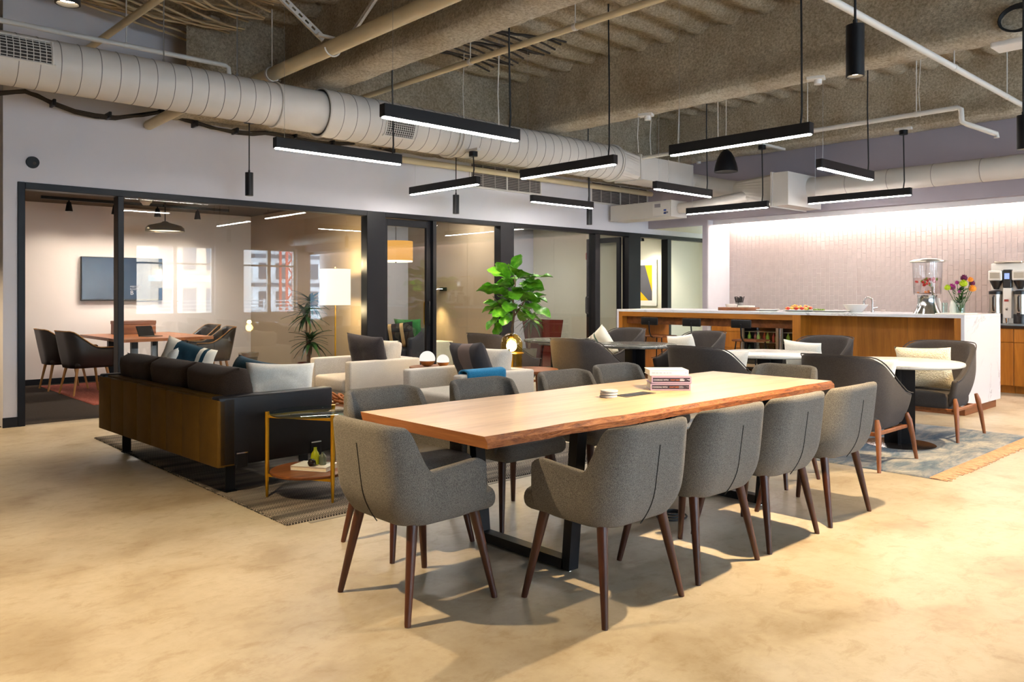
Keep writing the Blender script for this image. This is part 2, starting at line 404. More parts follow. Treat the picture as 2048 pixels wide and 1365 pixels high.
def obj(name, bm, m, parent=None, smooth=False, sub=0, loc=None, label=None):
    bmesh.ops.recalc_face_normals(bm, faces=bm.faces[:])
    if sub:
        for _ in range(sub): bm = subdiv(bm)
    me = bpy.data.meshes.new(name); bm.to_mesh(me); bm.free()
    if smooth:
        me.polygons.foreach_set('use_smooth', [True]*len(me.polygons))
        if smooth != 2 and hasattr(me, 'set_sharp_from_angle'): me.set_sharp_from_angle(angle=R(42))
    for q in (m if isinstance(m, (list, tuple)) else [m]): me.materials.append(M[q] if isinstance(q, str) else q)
    o = bpy.data.objects.new(name, me); COL.objects.link(o)
    if parent: o.parent = parent
    if loc: o.location = loc
    if label: o['label'] = label
    return o
def subdiv(bm):
    """one Catmull-Clark level through a Subdivision modifier, read back as a mesh"""
    me = bpy.data.meshes.new('tmp'); bm.to_mesh(me); bm.free()
    o = bpy.data.objects.new('tmp', me); COL.objects.link(o); o.modifiers.new('s', 'SUBSURF').levels = 1
    dg = bpy.context.evaluated_depsgraph_get(); ev = o.evaluated_get(dg); m2 = bpy.data.meshes.new_from_object(ev)
    b = bmesh.new(); b.from_mesh(m2); bpy.data.objects.remove(o); bpy.data.meshes.remove(me); bpy.data.meshes.remove(m2); return b
def tag(o, label, cat, group=None, kind=None):
    o['label'] = label; o['category'] = cat
    if group: o['group'] = group
    if kind: o['kind'] = kind
    return o
def thing(name, label, cat, loc=(0, 0, 0), rz=0, group=None, kind=None):
    o = bpy.data.objects.new(name, None); COL.objects.link(o); o.empty_display_size = .1
    o.location = loc; o.rotation_euler = (0, 0, rz); return tag(o, label, cat, group, kind)
def struct(name, bm, m, parent=None, label=None, smooth=False):
    o = obj(name, bm, m, parent, smooth)
    if not parent: o['kind'] = 'structure'; o['label'] = label or name.replace('_', ' ')
    return o
def dup(root, loc, rz, label, group=None):
    r = root.copy(); COL.objects.link(r); r.location = loc; r.rotation_euler = (0, 0, rz); r['label'] = label
    if group: r['group'] = group
    def rec(a, b):
        for ch in list(a.children):
            c = ch.copy(); COL.objects.link(c); c.parent = b; rec(ch, c)
    rec(root, r); return r
def inst(name, me, parent, mat4=None):
    o = bpy.data.objects.new(name, me); COL.objects.link(o); o.parent = parent
    if mat4 is not None: o.matrix_local = mat4
    return o
def text(name, s, size, m, parent, mat4, ext=.0004, align='LEFT'):
    c = bpy.data.curves.new(name, 'FONT'); c.body = s; c.size = size; c.extrude = ext; c.align_x = align; c.align_y = 'CENTER'
    c.resolution_u = 2; c.materials.append(M[m])
    o = bpy.data.objects.new(name, c); COL.objects.link(o)
    me = bpy.data.meshes.new_from_object(o.evaluated_get(bpy.context.evaluated_depsgraph_get())); me.name = name
    bpy.data.objects.remove(o); bpy.data.curves.remove(c)
    if not me.materials: me.materials.append(M[m])
    return inst(name, me, parent, mat4)
def lamp(name, kind, loc, power, col, parent=None, rot=None, **kw):
    l = bpy.data.lights.new(name, kind); l.energy = power; l.color = col
    for k, v in kw.items(): setattr(l, k, v)
    o = bpy.data.objects.new(name, l); COL.objects.link(o); o.location = loc
    if parent: o.parent = parent
    if rot: o.rotation_euler = rot
    return o
def smooth(a, b, x):
    x = min(1, max(0, (x-a)/(b-a))); return x*x*(3-2*x)
def lerp_pts(pts, x):
    for (a, p), (b, q) in zip(pts, pts[1:]):
        if x <= b: return p + (q-p)*smooth(a, b, x)
    return pts[-1][1]

# ================================================================== SETTING
YL = 9.35                       # face of the left (glazed) wall
bm = BM(); box(bm, -6, 16, -4.3, 9.42, -.08, 0); struct('floor', bm, 'concrete', None, 'mottled polished concrete floor of the lounge')
bm = BM(); box(bm, -6, 16, 9.42, 14.2, -.08, .004); struct('floor_carpet', bm, 'carpet', None, 'dark brown carpet inside the glazed meeting rooms')
# deck: sprayed ribbed ceiling, one noisy sheet
def deck(u, v):
    x = -6 + 20*u; y = -4.3 + 13.9*v
    q = y + .05*noise.noise((x*.5, y*.7, 1)); rib = abs(((q/.43) % 1) - .5)*2
    z = 4.44 + .10*smooth(.25, .75, rib) + .035*noise.noise((x*3.1, y*3.1, 0)) + .02*noise.noise((x*9, y*9, 5))
    return Vector((x, y, z))
bm = BM(); grid(bm, deck, 210, 260); box(bm, -6.1, 14.1, -4.4, 9.7, 4.75, 4.85); struct('ceiling', bm, 'fireproofing', None, 'sprayed brown ribbed ceiling deck', 2)
# girders sprayed with fireproofing, running across the room
PROF = [(-.10, 4.60), (-.105, 4.2), (-.115, 3.96), (-.15, 3.84), (-.185, 3.78), (-.19, 3.70), (-.165, 3.665), (-.08, 3.655), (0, 3.65), (.08, 3.655), (.165, 3.665), (.19, 3.70), (.185, 3.78), (.15, 3.84), (.115, 3.96), (.105, 4.2), (.10, 4.60)]
def girder(name, xc, label):
    P = []
    for (a, b), (c, d) in zip(PROF, PROF[1:]):
        k = max(1, int(math.hypot(c-a, d-b)/.06))
        P += [(a+(c-a)*i/k, b+(d-b)*i/k) for i in range(k)]
    P.append(PROF[-1]); n = len(P)-1; L = 300
    bm = BM()
    def f(u, v):
        a, z = P[round(v*n)]; y = -4.3 + 13.75*u
        nz = noise.noise((y*7+xc, a*9, z*7))*.012 + noise.noise((y*21, a*25+xc, z*21))*.008 + noise.noise((y*1.3, xc, z))*.01
        return Vector((xc + a*(1+nz*3), y, z + (nz if z < 3.8 else 0)))
    V = grid(bm, f, L, n)
    bm.faces.ensure_lookup_table()
    for i, fc in enumerate(bm.faces):
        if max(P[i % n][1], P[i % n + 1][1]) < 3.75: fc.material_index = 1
    struct(name, bm, ['fireproofing', 'fireproofing_flange_lit'], None, label, 2)
def spandrel(u, v):
    x = 3.25 + 8.95*u; q = v*1.9
    nz = .02*noise.noise((x*4, q*4, 2)) + .012*noise.noise((x*14, q*12, 5))
    return Vector((x, 9.34 - min(1, q/.5)*.62 + nz, 3.36 + max(0, q-.5) + nz))
bm = BM(); grid(bm, spandrel, 220, 30); struct('ceiling_edge_beam', bm, 'fireproofing', None, 'sprayed edge beam along the top of the left wall', 2)
girder('ceiling_beam', 4.49, 'sprayed girder nearest the camera, above the sofa and table')
girder('ceiling_beam', 8.10, 'sprayed girder second from the camera, above the round tables')
girder('ceiling_beam', 11.72, 'sprayed girder in front of the mauve kitchen bulkhead')
girder('ceiling_beam', 0.87, 'sprayed girder above the camera')

# left wall: solid above the glazing and at its ends, on the face y = 9.35
bm = BM(); box(bm, 1.66, 1.786, YL, 9.5, 0, 4.5); box(bm, 1.786, 14.6, YL, 9.5, 2.5, 4.5); box(bm, 14.5, 14.6, YL, 9.5, 0, 2.5)
struct('wall_left', bm, 'wall_white', None, 'white wall above the black glazing')
bm = BM(); box(bm, 1.655, 1.786, YL-.012, YL, 0, .10); struct('baseboard_left', bm, 'black')
bm = BM(); box(bm, -6.1, -5.9, -4.3, 14.2, 0, 4.6); struct('wall_back', bm, 'wall_white')
bm = BM(); box(bm, -6.1, 16.1, 9.55, 14.2, 4.46, 4.6); struct('ceiling_left', bm, 'fireproofing')
bm = BM(); box(bm, -6, 1.66, 13.5, 13.65, 0, 4.6); box(bm, 1.66, 16, 13.56, 13.7, 0, 4.6); struct('wall_far_left', bm, 'wall_white')
# right wall with daylight windows
bm = BM(); box(bm, -6, 12.4, -4.3, -4.0, 0, .75); box(bm, -6, 12.4, -4.3, -4.0, 2.75, 4.6)
xs = [-6] + [q for w in WINS for q in w] + [12.4]
for a, b in zip(xs[::2], xs[1::2]): box(bm, a, b, -4.3, -4.0, .75, 2.75)
struct('wall_right', bm, 'wall_white')
for i, (a, b) in enumerate(WINS):
    w = thing('window_%d' % (i+1), 'daylight window %d in the wall behind the camera' % (i+1), 'window', (0, 0, 0), 0, None, 'structure'); del w['category']
    bm = BM(); m = (a+b)/2
    for p, q in ((a, a+.06), (m-.05, m+.05), (b-.06, b)): box(bm, p, q, -4.22, -4.12, .75, 2.75)
    box(bm, a, b, -4.22, -4.12, .75, .81); box(bm, a, b, -4.22, -4.12, 2.69, 2.75); box(bm, a, b, -4.2, -4.14, 2.20, 2.25)
    obj('window_frame', bm, 'white_paint', w)
    for p, q in ((a+.06, m-.05), (m+.05, b-.06)):
        bm = BM(); box(bm, p, q, -4.175, -4.168, .81, 2.69); obj('pane', bm, 'glass', w)
# kitchen side: mauve bulkhead, wall end, niche
XK = 12.2
bm = BM(); box(bm, XK, XK+.15, -4.3, 8.14, 2.68, 4.5); box(bm, XK, 13.1, 8.04, 8.14, 0, 2.68); box(bm, XK, XK+.15, 8.14, YL, 2.60, 4.5)
struct('wall_kitchen', bm, 'wall_purple', None, 'mauve grey wall above the kitchen niche')
bm = BM(); box(bm, XK+.005, 12.9, 8.02, 8.04, 0, 2.68); struct('trim_1', bm, 'niche_white', None, 'white return at the left end of the kitchen niche')
bm = BM(); box(bm, XK+.15, 12.9, -4.3, 8.04, 2.74, 2.80); box(bm, XK+.15, XK+.17, -4.3, 8.02, 2.60, 2.74); struct('ceiling_niche', bm, 'niche_white', None, 'lit top of the kitchen niche')
bm = BM(); box(bm, 12.9, 13.05, -4.3, 8.04, 0, 2.8); nw = struct('wall_niche', bm, 'grout', None, 'back wall of the kitchen niche laid with glazed tiles')
# glazed tiles: upright, each course broken by half
TW, TH, GAP = .076, .152, .003
bt = BM(); box(bt, 12.895, 12.9005, -TW/2+GAP/2, TW/2-GAP/2, -TH/2+GAP/2, TH/2-GAP/2, .003, 1)
bmesh.ops.translate(bt, verts=bt.verts, vec=(-12.9, 0, 0)); tm = bpy.data.meshes.new('tile'); bt.to_mesh(tm); tm.materials.append(M['tile'])
cells = []
for c in range(105):
    y = 7.98 - c*TW
    for r in range(13):
        z = .95 + r*TH + (TH/2 if c % 2 else 0) + TH/2
        if z < 2.70: cells.append((y, z))
near = sorted([q for q in cells if q[0] > 3.15 and q[1] > 1.05], key=lambda q: q[0])[:300]; ns = set(near)
rnd = random.Random(3)
def tilt(): return Matrix.Rotation(rnd.gauss(0, .012), 4, 'Z') @ Matrix.Rotation(rnd.gauss(0, .012), 4, 'Y')
for y, z in near: inst('tile', tm, nw, Matrix.Translation((12.9, y, z)) @ tilt())
bm = BM()
for y, z in cells:
    if (y, z) in ns: continue
    v0 = len(bm.verts); bm.from_mesh(tm); bm.verts.ensure_lookup_table()
    bmesh.ops.transform(bm, matrix=Matrix.Translation((12.9, y, z)) @ tilt(), verts=bm.verts[v0:])
o = obj('tile_field', bm, 'tile', nw); o['kind'] = 'stuff'
# corridor past the niche
bm = BM(); box(bm, XK+.15, 16, 8.14, YL, 2.60, 2.7); struct('ceiling_corridor', bm, 'wall_cream')
bm = BM(); box(bm, 15.9, 16.05, 8.0, 9.5, 0, 2.7); struct('wall_corridor_end', bm, 'wall_cream')
bm = BM(); box(bm, 13.1, 16, 8.04, 8.14, 0, 2.68); struct('wall_corridor', bm, 'wall_cream')
# rooms behind the glass
bm = BM(); box(bm, 1.66, 6.2, 13.4, 13.55, 0, 2.9); struct('wall_meeting_room_back', bm, 'wall_room', None, 'pale back wall of the meeting room')
bm = BM(); box(bm, 1.66, 1.76, 9.5, 13.5, 0, 4.5); struct('wall_meeting_room_left', bm, 'wall_room')
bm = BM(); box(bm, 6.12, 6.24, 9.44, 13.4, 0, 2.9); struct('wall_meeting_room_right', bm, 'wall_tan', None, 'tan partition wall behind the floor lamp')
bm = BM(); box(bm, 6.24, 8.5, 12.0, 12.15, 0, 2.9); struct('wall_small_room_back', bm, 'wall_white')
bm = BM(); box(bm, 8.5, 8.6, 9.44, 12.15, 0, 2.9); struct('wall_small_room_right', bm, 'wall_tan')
bm = BM(); box(bm, 8.6, 11.72, 12.0, 12.15, 0, 2.9); struct('wall_third_room_back', bm, 'wall_white')
bm = BM(); box(bm, 11.72, 11.84, 9.44, 12.15, 0, 2.9); struct('wall_third_room_right', bm, 'wall_cream')
bm = BM(); box(bm, 11.84, 14.6, 12.5, 12.6, 0, 2.9); struct('wall_end_room_back', bm, 'wall_cream')
bm = BM(); box(bm, 14.5, 14.62, 9.5, 12.5, 0, 2.9); struct('wall_end_room_right', bm, 'wall_cream')
bm = BM(); box(bm, 1.66, 14.6, 9.5, 13.5, 2.72, 2.9); struct('ceiling_rooms', bm, 'room_ceiling', None, 'dark ceiling of the glazed rooms')
bm = BM(); box(bm, 1.76, 6.12, 13.388, 13.4, 0, .09); box(bm, 6.108, 6.12, 9.5, 13.388, 0, .09); struct('baseboard_meeting_room', bm, 'black')

# black aluminium glazing in the left wall
def glazing(name, label, frames, panes, kind='structure'):
    w = thing(name, label, 'window', (0, 0, 0), 0, None, kind); del w['category']
    for a in frames:
        bm = BM(); box(bm, *a, .004, 1); obj('frame', bm, 'frame', w)
    for x0, x1 in panes:
        bm = BM(); box(bm, x0, x1, 9.415, 9.427, .05, 2.43); obj('pane', bm, 'glass', w)
    return w
Y0, Y1 = 9.335, 9.49
j1, j2, j3, j4 = (on_y(p, 500, YL).x for p in (433, 594.5, 940.5, 1114))
glazing('window_6', 'black framed glazing of the meeting room with an open doorway at its left end',
        [(1.786, 1.853, Y0, Y1, 0, 2.5), (1.853, 5.928, Y0, Y1, 2.43, 2.5), (2.737, 2.80, Y0, Y1, 0, 2.43), (2.80, 5.928, Y0+.04, Y1-.04, .0, .05), (5.928, 6.23, Y0, Y1, 0, 2.5)],
        [(2.80, j1-.003), (j1+.003, j2-.003), (j2+.003, 5.928)])
glazing('window_7', 'black framed glazing of the small room beside its closed door',
        [(6.23, 8.393, Y0, Y1, 2.43, 2.5), (7.06, 7.123, Y0, Y1, 0, 2.43), (7.123, 8.393, Y0+.04, Y1-.04, 0, .05), (8.393, 8.685, Y0, Y1, 0, 2.5)],
        [(7.123, j3-.003), (j3+.003, 8.393)])
glazing('window_8', 'black framed glazing of the third room beside its open door',
        [(8.685, 11.60, Y0, Y1, 2.43, 2.5), (10.66, 10.79, Y0, Y1, 0, 2.43), (8.685, 10.66, Y0+.04, Y1-.04, 0, .05), (11.60, 11.95, Y0, Y1, 0, 2.5)],
        [(8.685, j4-.003), (j4+.003, 10.66)])
glazing('window_9', 'black framed glazing of the end room past the island',
        [(11.95, 14.5, Y0, Y1, 2.43, 2.5), (12.80, 12.92, Y0, Y1, 0, 2.43), (12.92, 14.5, Y0+.04, Y1-.04, 0, .05), (14.44, 14.5, Y0, Y1, 0, 2.43)],
        [(12.92, 14.44)])
def pull(bm, x, y, z0, z1, dx, dy):
    tube(bm, [(x, y, z1), (x+dx*.8, y+dy*.8, z1), (x+dx, y+dy, z1-.02), (x+dx, y+dy, z0+.02), (x+dx*.8, y+dy*.8, z0), (x, y, z0)], .011, 8)
d = thing('door_1', 'closed glass door of the small room with a black pull handle', 'door', (0, 0, 0), 0, None, 'structure'); del d['category']
for a in ((6.23, 6.30, 9.39, 9.44, .01, 2.42), (6.98, 7.055, 9.39, 9.44, .01, 2.42), (6.30, 6.98, 9.39, 9.44, 2.32, 2.42), (6.30, 6.98, 9.39, 9.44, .01, .20)):
    bm = BM(); box(bm, *a, .003, 1); obj('door_rail', bm, 'frame', d)
bm = BM(); box(bm, 6.30, 6.98, 9.412, 9.42, .20, 2.32); obj('pane', bm, 'glass', d)
bm = BM(); pull(bm, 7.02, 9.39, .90, 1.24, -.03, -.06); obj('door_handle', bm, 'black', d, 2)
bm = BM(); pull(bm, 7.02, 9.44, .90, 1.24, .0, .06); obj('door_handle', bm, 'brass', d, 2)
d = thing('door_2', 'glass door of the third room standing open into the room', 'door', (0, 0, 0), 0, None, 'structure'); del d['category']
for a in ((11.53, 11.58, 9.50, 9.58, .01, 2.42), (11.53, 11.58, 10.24, 10.33, .01, 2.42), (11.53, 11.58, 9.58, 10.24, 2.33, 2.42), (11.53, 11.58, 9.58, 10.24, .01, .18)):
    bm = BM(); box(bm, *a, .003, 1); obj('door_rail', bm, 'frame', d)
bm = BM(); box(bm, 11.55, 11.557, 9.58, 10.24, .18, 2.33); obj('pane', bm, 'glass', d)
bm = BM(); pull(bm, 11.53, 10.28, .98, 1.30, -.07, -.0); obj('door_handle', bm, 'black', d, 2)

# ================================================================== CEILING SERVICES
# spiral duct along the left wall
DY, DZ = 7.9, 3.365
t = thing('spiral_duct', 'long white spiral duct hung along the left wall', 'duct')
def ring(bm, x, r, w=.02): tube(bm, [(x+0*k, DY+r*math.cos(2*PI*k/40), DZ+r*math.sin(2*PI*k/40)) for k in range(40)], w/2, 6, closed=True)
def xtube(x0, x1, r, seg=48):
    bm = BM(); rg = []
    for x in (x0, x1): rg.append([bm.verts.new((x, DY+r*math.cos(2*PI*k/seg), DZ+r*math.sin(2*PI*k/seg))) for k in range(seg)])
    for k in range(seg): bm.faces.new((rg[0][k], rg[0][(k+1) % seg], rg[1][(k+1) % seg], rg[1][k]))
    return bm
RL, RR = .226, .262
segs = []
x = -3.0
while x < 3.86: segs.append((x, min(x+.16, 3.86), RL)); x += .16
segs += [(3.86, 4.40, RL+.006)]
x = 4.40
while x < 9.38: segs.append((x, min(x+.165, 9.38), RR)); x += .165
sm = BM()
for x0, x1, r in segs:
    obj('duct_section', xtube(x0, x1, r), 'duct', t, 2); ring(sm, x1, r+.001, .007)
obj('seam', sm, 'ductseam', t, 2)['kind'] = 'stuff'
for x, r in ((3.86, RL+.008), (4.40, RR+.006), (6.2, RR+.012), (6.26, RR+.012), (9.36, RR+.014), (9.40, RR+.012)):
    bm = BM(); ring(bm, x, r, .026); obj('collar', bm, 'duct', t, 2)
def taper(bm, c0, hw0, hh0, c1, hw1, hh1, round0=True, seg=32):
    a = []; b = []
    for k in range(seg):
        an = 2*PI*(k+.5)/seg; c, s = math.cos(an), math.sin(an); m = max(abs(c), abs(s))
        a.append(bm.verts.new(c0(c*hw0, s*hh0))); b.append(bm.verts.new(c1(c/m*hw1, s/m*hh1)))
    for k in range(seg): bm.faces.new((a[k], a[(k+1) % seg], b[(k+1) % seg], b[k]))
bm = BM(); taper(bm, lambda p, q: (9.38, DY+p, DZ+q), RR, RR, lambda p, q: (9.80, DY+p, 3.32+q), .25, .185); obj('transition', bm, 'duct', t)
bm = BM(); box(bm, 9.80, 10.5, DY-.25, DY+.25, 3.135, 3.505); obj('duct_box', bm, 'duct', t)
bm = BM(); box(bm, 10.51, 11.2, DY-.25, DY+.25, 3.135, 3.505); obj('duct_box', bm, 'duct', t)
bm = BM(); box(bm, 9.78, 9.81, DY-.265, DY+.265, 3.12, 3.52); box(bm, 10.495, 10.515, DY-.257, DY+.257, 3.128, 3.512); obj('collar', bm, 'duct', t)
def vent(px, zc, r, lab):
    v = BM(); x0, x1 = px
    a0, a1 = lab
    P = lambda x, a, rr: (x, DY+rr*math.cos(a), DZ+rr*math.sin(a))
    fr = BM()
    for k in range(9): tube(fr, [P(x0+(x1-x0)*i/6, a0+(a1-a0)*k/8, r+.008) for i in range(7)], .0035, 5)
    n = 14
    for i in range(n+1): tube(fr, [P(x0+(x1-x0)*i/n, a0+(a1-a0)*k/8, r+.008) for k in range(9)], .0035, 5)
    g = obj('duct_grille', fr, 'white_paint', t)
    bk = BM(); grid(bk, lambda u, w: Vector(P(x0+(x1-x0)*u, a0+(a1-a0)*w, r+.004)), 4, 8); obj('grille_back', bk, 'grille_dark', g)
    ed = BM(); tube(ed, [P(x0-.02, a0, r+.006), P(x1+.02, a0, r+.006)], .012, 5); tube(ed, [P(x0-.02, a1, r+.006), P(x1+.02, a1, r+.006)], .012, 5)
    for x in (x0, x1): tube(ed, [P(x, a0+(a1-a0)*k/8, r+.006) for k in range(9)], .012, 5)
    obj('grille_frame', ed, 'white_paint', g)
vent((1.05, 1.73), 0, RL, (R(135), R(192)))
vent((5.12, 5.52), 0, RR, (R(178), R(222)))
# second run: small round duct, boxes and the duct along the kitchen
t = thing('kitchen_duct', 'white duct running in front of the mauve kitchen wall', 'duct')
path = [(11.2, DY, 3.28), (11.32, DY, 3.27), (11.48, 7.82, 3.24), (11.58, 7.6, 3.18), (11.6, 7.3, 3.10), (11.6, 7.05, 3.05)]
bm = BM(); tube(bm, path, .165, 28, False); obj('elbow', bm, 'duct', t, True)
bm = BM(); taper(bm, lambda p, q: (11.6+p, 7.05, 3.05+q), .165, .165, lambda p, q: (11.58+p, 6.15, 2.94+q), .53, .25); obj('transition', bm, 'duct', t)
bm = BM(); box(bm, 11.05, 12.1, 5.88, 6.15, 2.69, 3.19); obj('duct_box', bm, 'duct', t)
bm = BM(); box(bm, 11.035, 12.115, 6.13, 6.16, 2.675, 3.205); obj('collar', bm, 'duct', t)
y = 5.88
while y > -4:
    bm = BM(); cyl(bm, (11.75, y, 3.0), (11.75, max(y-.6, -3.96), 3.0), .157, None, 28); obj('duct_section', bm, 'duct', t, True)
    bm = BM(); tube(bm, [(11.75+.158*math.cos(2*PI*k/28), max(y-.6, -3.96), 3.0+.158*math.sin(2*PI*k/28)) for k in range(28)], .004, 5, closed=True); obj('seam', bm, 'ductseam', t)
    y -= .6
# fan coil box low on the left wall, its pipe and card
t = thing('fan_coil_box', 'beige equipment box under the ducts beside the corridor bulkhead', 'equipment box', (11.0, 7.95, 2.66))
bm = BM(); box(bm, 0, .45, 0, 1.33, 0, .28, .004, 1); obj('casing', bm, 'white_paint', t)
bm = BM(); box(bm, -.006, 0, .03, .38, .03, .25); c = obj('label_card', bm, 'plastic_white', t)
bm = BM(); box(bm, -.009, -.006, .22, .34, .17, .23); box(bm, -.009, -.006, .06, .14, .06, .09); obj('print', bm, 'ink_grey', c)
bm = BM(); box(bm, -.009, -.006, .10, .15, .10, .13); box(bm, -.009, -.006, .10, .15, .05, .08); obj('blue_mark', bm, 'ink_blue', c)
bm = BM(); tube(bm, [(.24, 0, .15), (.26, -.25, .16), (.30, -.7, .2), (.40, -1.2, .27), (.5, -1.5, .3)], .09, 16); obj('flexible_duct', bm, 'duct', t, True)
# wall grilles
def wall_grille(x0, x1, z0, z1, n, label):
    g = thing('wall_grille', label, 'air grille', ((x0+x1)/2, YL, z0), 0, 'louvred grilles high on the left wall'); w = (x1-x0)/2
    bm = BM(); box(bm, -w, w, -.006, -.001, 0, z1-z0); obj('back', bm, 'grille_dark', g)
    bm = BM(); f = .025
    box(bm, -w, w, -.022, -.006, 0, f); box(bm, -w, w, -.022, -.006, z1-z0-f, z1-z0)
    for x in (-w, 0, w): box(bm, x-f/2, x+f/2, -.022, -.006, 0, z1-z0)
    obj('grille_frame', bm, 'white_paint', g)
    z = .035
    sl = BM(); box(sl, -w, w, -.018, -.008, -.004, .004); me = bpy.data.meshes.new('slat'); sl.to_mesh(me); me.materials.append(M['grille'])
    while z < z1-z0-.03: inst('slat', me, g, Matrix.Translation((0, 0, z))); z += .026
    for k in range(1, 6):
        if k == 3: continue
        bm = BM(); box(bm, -w+2*w*k/6-.006, -w+2*w*k/6+.006, -.021, -.007, f, z1-z0-f); obj('mullion', bm, 'grille', g)
wall_grille(7.77, 9.29, 2.99, 3.38, 3, 'louvred wall grille above the small room glazing')
wall_grille(10.55, 12.15, 2.97, 3.36, 3, 'louvred wall grille above the third room, by the equipment box')
# pipes
def pipe(name, label, pts, r, m='pipe', cat='pipe', clamps=(), seg=14):
    c = Vector(pts[0]); t = thing(name, label, cat, c)
    bm = BM(); tube(bm, [Vector(p)-c for p in pts], r, seg); obj('tube', bm, m, t, True)
    a, b = Vector(pts[0]), Vector(pts[1])
    for k in clamps:
        p = a.lerp(b, k)-c; d = (b-a).normalized()*.02; bm = BM(); cyl(bm, p-d, p+d, r*1.14, None, seg); cyl(bm, p+Vector((0, 0, r)), p+Vector((0, 0, 4.42-(p+c).z)), .006, None, 6); obj('hanger', bm, 'white_paint', t, True)
    return t
pipe('sprinkler_pipe', 'thick cream pipe crossing over the spiral duct', [(3.9, 9.3, 3.72), (3.9, -3.5, 3.72)], .072, 'pipe', clamps=(.1, .55))
pipe('conduit_pipe', 'thin cream pipe between the first two girders', [(5.33, 8.9, 3.8), (5.4, -3.5, 3.8)], .032, 'pipe', clamps=(.2, .32, .6))
pipe('conduit_pipe', 'straight white pipe running away under the girders at upper right', [(4.6, 2.66, 3.5), (11.1, 2.67, 3.5)], .028, 'white_paint', clamps=(.15, .55, .8))
pipe('sprinkler_pipe', 'white sprinkler pipe with an angled drop before the mauve wall', [(9.52, 7.4, 3.4), (9.5, 3.06, 3.4), (9.5, 3.03, 3.38), (9.5, 3.02, 3.24), (9.52, 2.98, 3.21), (9.70, 2.74, 3.09), (9.70, 2.74, 3.05)], .028, 'white_paint', clamps=(.3, .6, .9))
pipe('conduit_pipe', 'white pipe with an elbow above the near end of the spiral duct', [(.2, 8.3, 3.8), (3.50, 8.3, 3.8), (3.54, 8.3, 3.78), (3.55, 8.3, 3.66)], .024, 'white_paint', clamps=(.25, .7))
pipe('conduit_pipe', 'cream pipe slanting up across the bundled ceiling cables', [(2.44, 9.3, 3.99), (2.56, 5.8, 4.02)], .035, 'pipe')
pipe('conduit_pipe', 'cream pipe at the upper left corner above the duct vent', [(1.36, 9.3, 3.95), (1.5, 6.0, 4.0)], .03, 'pipe')
pipe('conduit_pipe', 'cream pipe strapped to the wall under the duct and grilles', [(6.0, 9.2, 3.24), (12.1, 9.2, 3.24)], .045, 'pipe', clamps=())
pipe('sprinkler_pipe', 'short cream pipe stub slanting down from the duct to the wall', [(3.05, 8.2, 3.27), (3.05, 9.3, 3.25)], .055, 'pipe')
# slotted braces that hold the thick pipe
def brace(label, p, q):
    p, q = Vector(p), Vector(q); d = q-p; L = d.length; t = thing('pipe_brace', label, 'pipe brace', p, 0, 'slotted braces of the thick pipe'); t.rotation_euler = d.to_track_quat('Z', 'X').to_euler()
    n = int(L/.075); w = .03
    bm = BM(); box(bm, -w, -.010, -.002, .002, 0, L); box(bm, .010, w, -.002, .002, 0, L)
    for k in range(n+1): box(bm, -.010, .010, -.002, .002, k*L/n, k*L/n+.035)
    box(bm, -w, -w+.004, -.002, .03, 0, L); obj('slotted_strip', bm, 'white_paint', t)
    bm = BM(); cyl(bm, (0, -.012, .03), (0, .014, .03), .012, None, 8); obj('bolt', bm, 'steel', t)
brace('slotted white brace of the thick pipe, leaning towards the wall', (3.84, 6.80, 3.80), (3.05, 6.95, 4.44))
brace('slotted white brace of the thick pipe, leaning towards the girder', (4.0, 6.72, 3.74), (4.18, 5.95, 4.44))
t = thing('pipe_clamp', 'white strut clamp around the thick cream pipe', 'pipe clamp', (3.9, 6.75, 3.72))
bm = BM(); box(bm, -.16, .16, -.02, .02, .078, .10); obj('strut', bm, 'white_paint', t)
bm = BM(); tube(bm, [(.085*math.cos(a), 0, .085*math.sin(a)) for a in [R(190+i*16) for i in range(11)]], .008, 6); obj('strap', bm, 'white_paint', t)
# hanging wires and rods for the ducts
for x, yy, zt, zb, lab in ((2.73, 7.9, 4.4, 3.6, 'thin rod over the spiral duct left of the braces'), (3.46, 7.9, 4.4, 3.6, 'thin rod over the spiral duct beside the slotted brace')):
    bm = BM(); cyl(bm, (x, yy, zb), (x, yy, zt), .006, None, 6); cyl(bm, (x, yy, zb), (x, yy, zb+.02), .014, None, 6); tag(obj('hanger_rod', bm, 'rod'), lab, 'rod', 'duct hanger rods')
for i, (px, py0, py1, X) in enumerate(((998, 108, 262, 6.35), (928, 120, 246, 6.0), (1277, 236, 305, 9.75), (1302, 240, 312, 10.0), (1358, 222, 330, 10.9), (1841, 126, 235, 9.5))):
    a, b = on_x(px, py0, X), on_x(px, py1, X); mid = a.lerp(b, .5)+Vector((0, .02, 0))
    bm = BM(); tube(bm, [b, mid, a, (a.x, a.y, max(a.z, 4.5))], .008 if i in (0, 2, 3, 4) else .004, 6)
    tag(obj('hanging_wire', bm, 'white_paint'), ('white wire hanging beside the second cord of the nearest pendant', 'hair-thin wire hanging left of the longer white wire', 'white wire at the front of the rectangular duct', 'second white wire along the rectangular duct', 'white wire at the far end of the rectangular duct', 'thin wire holding the angled sprinkler pipe')[i], 'wire', 'hanging wires')
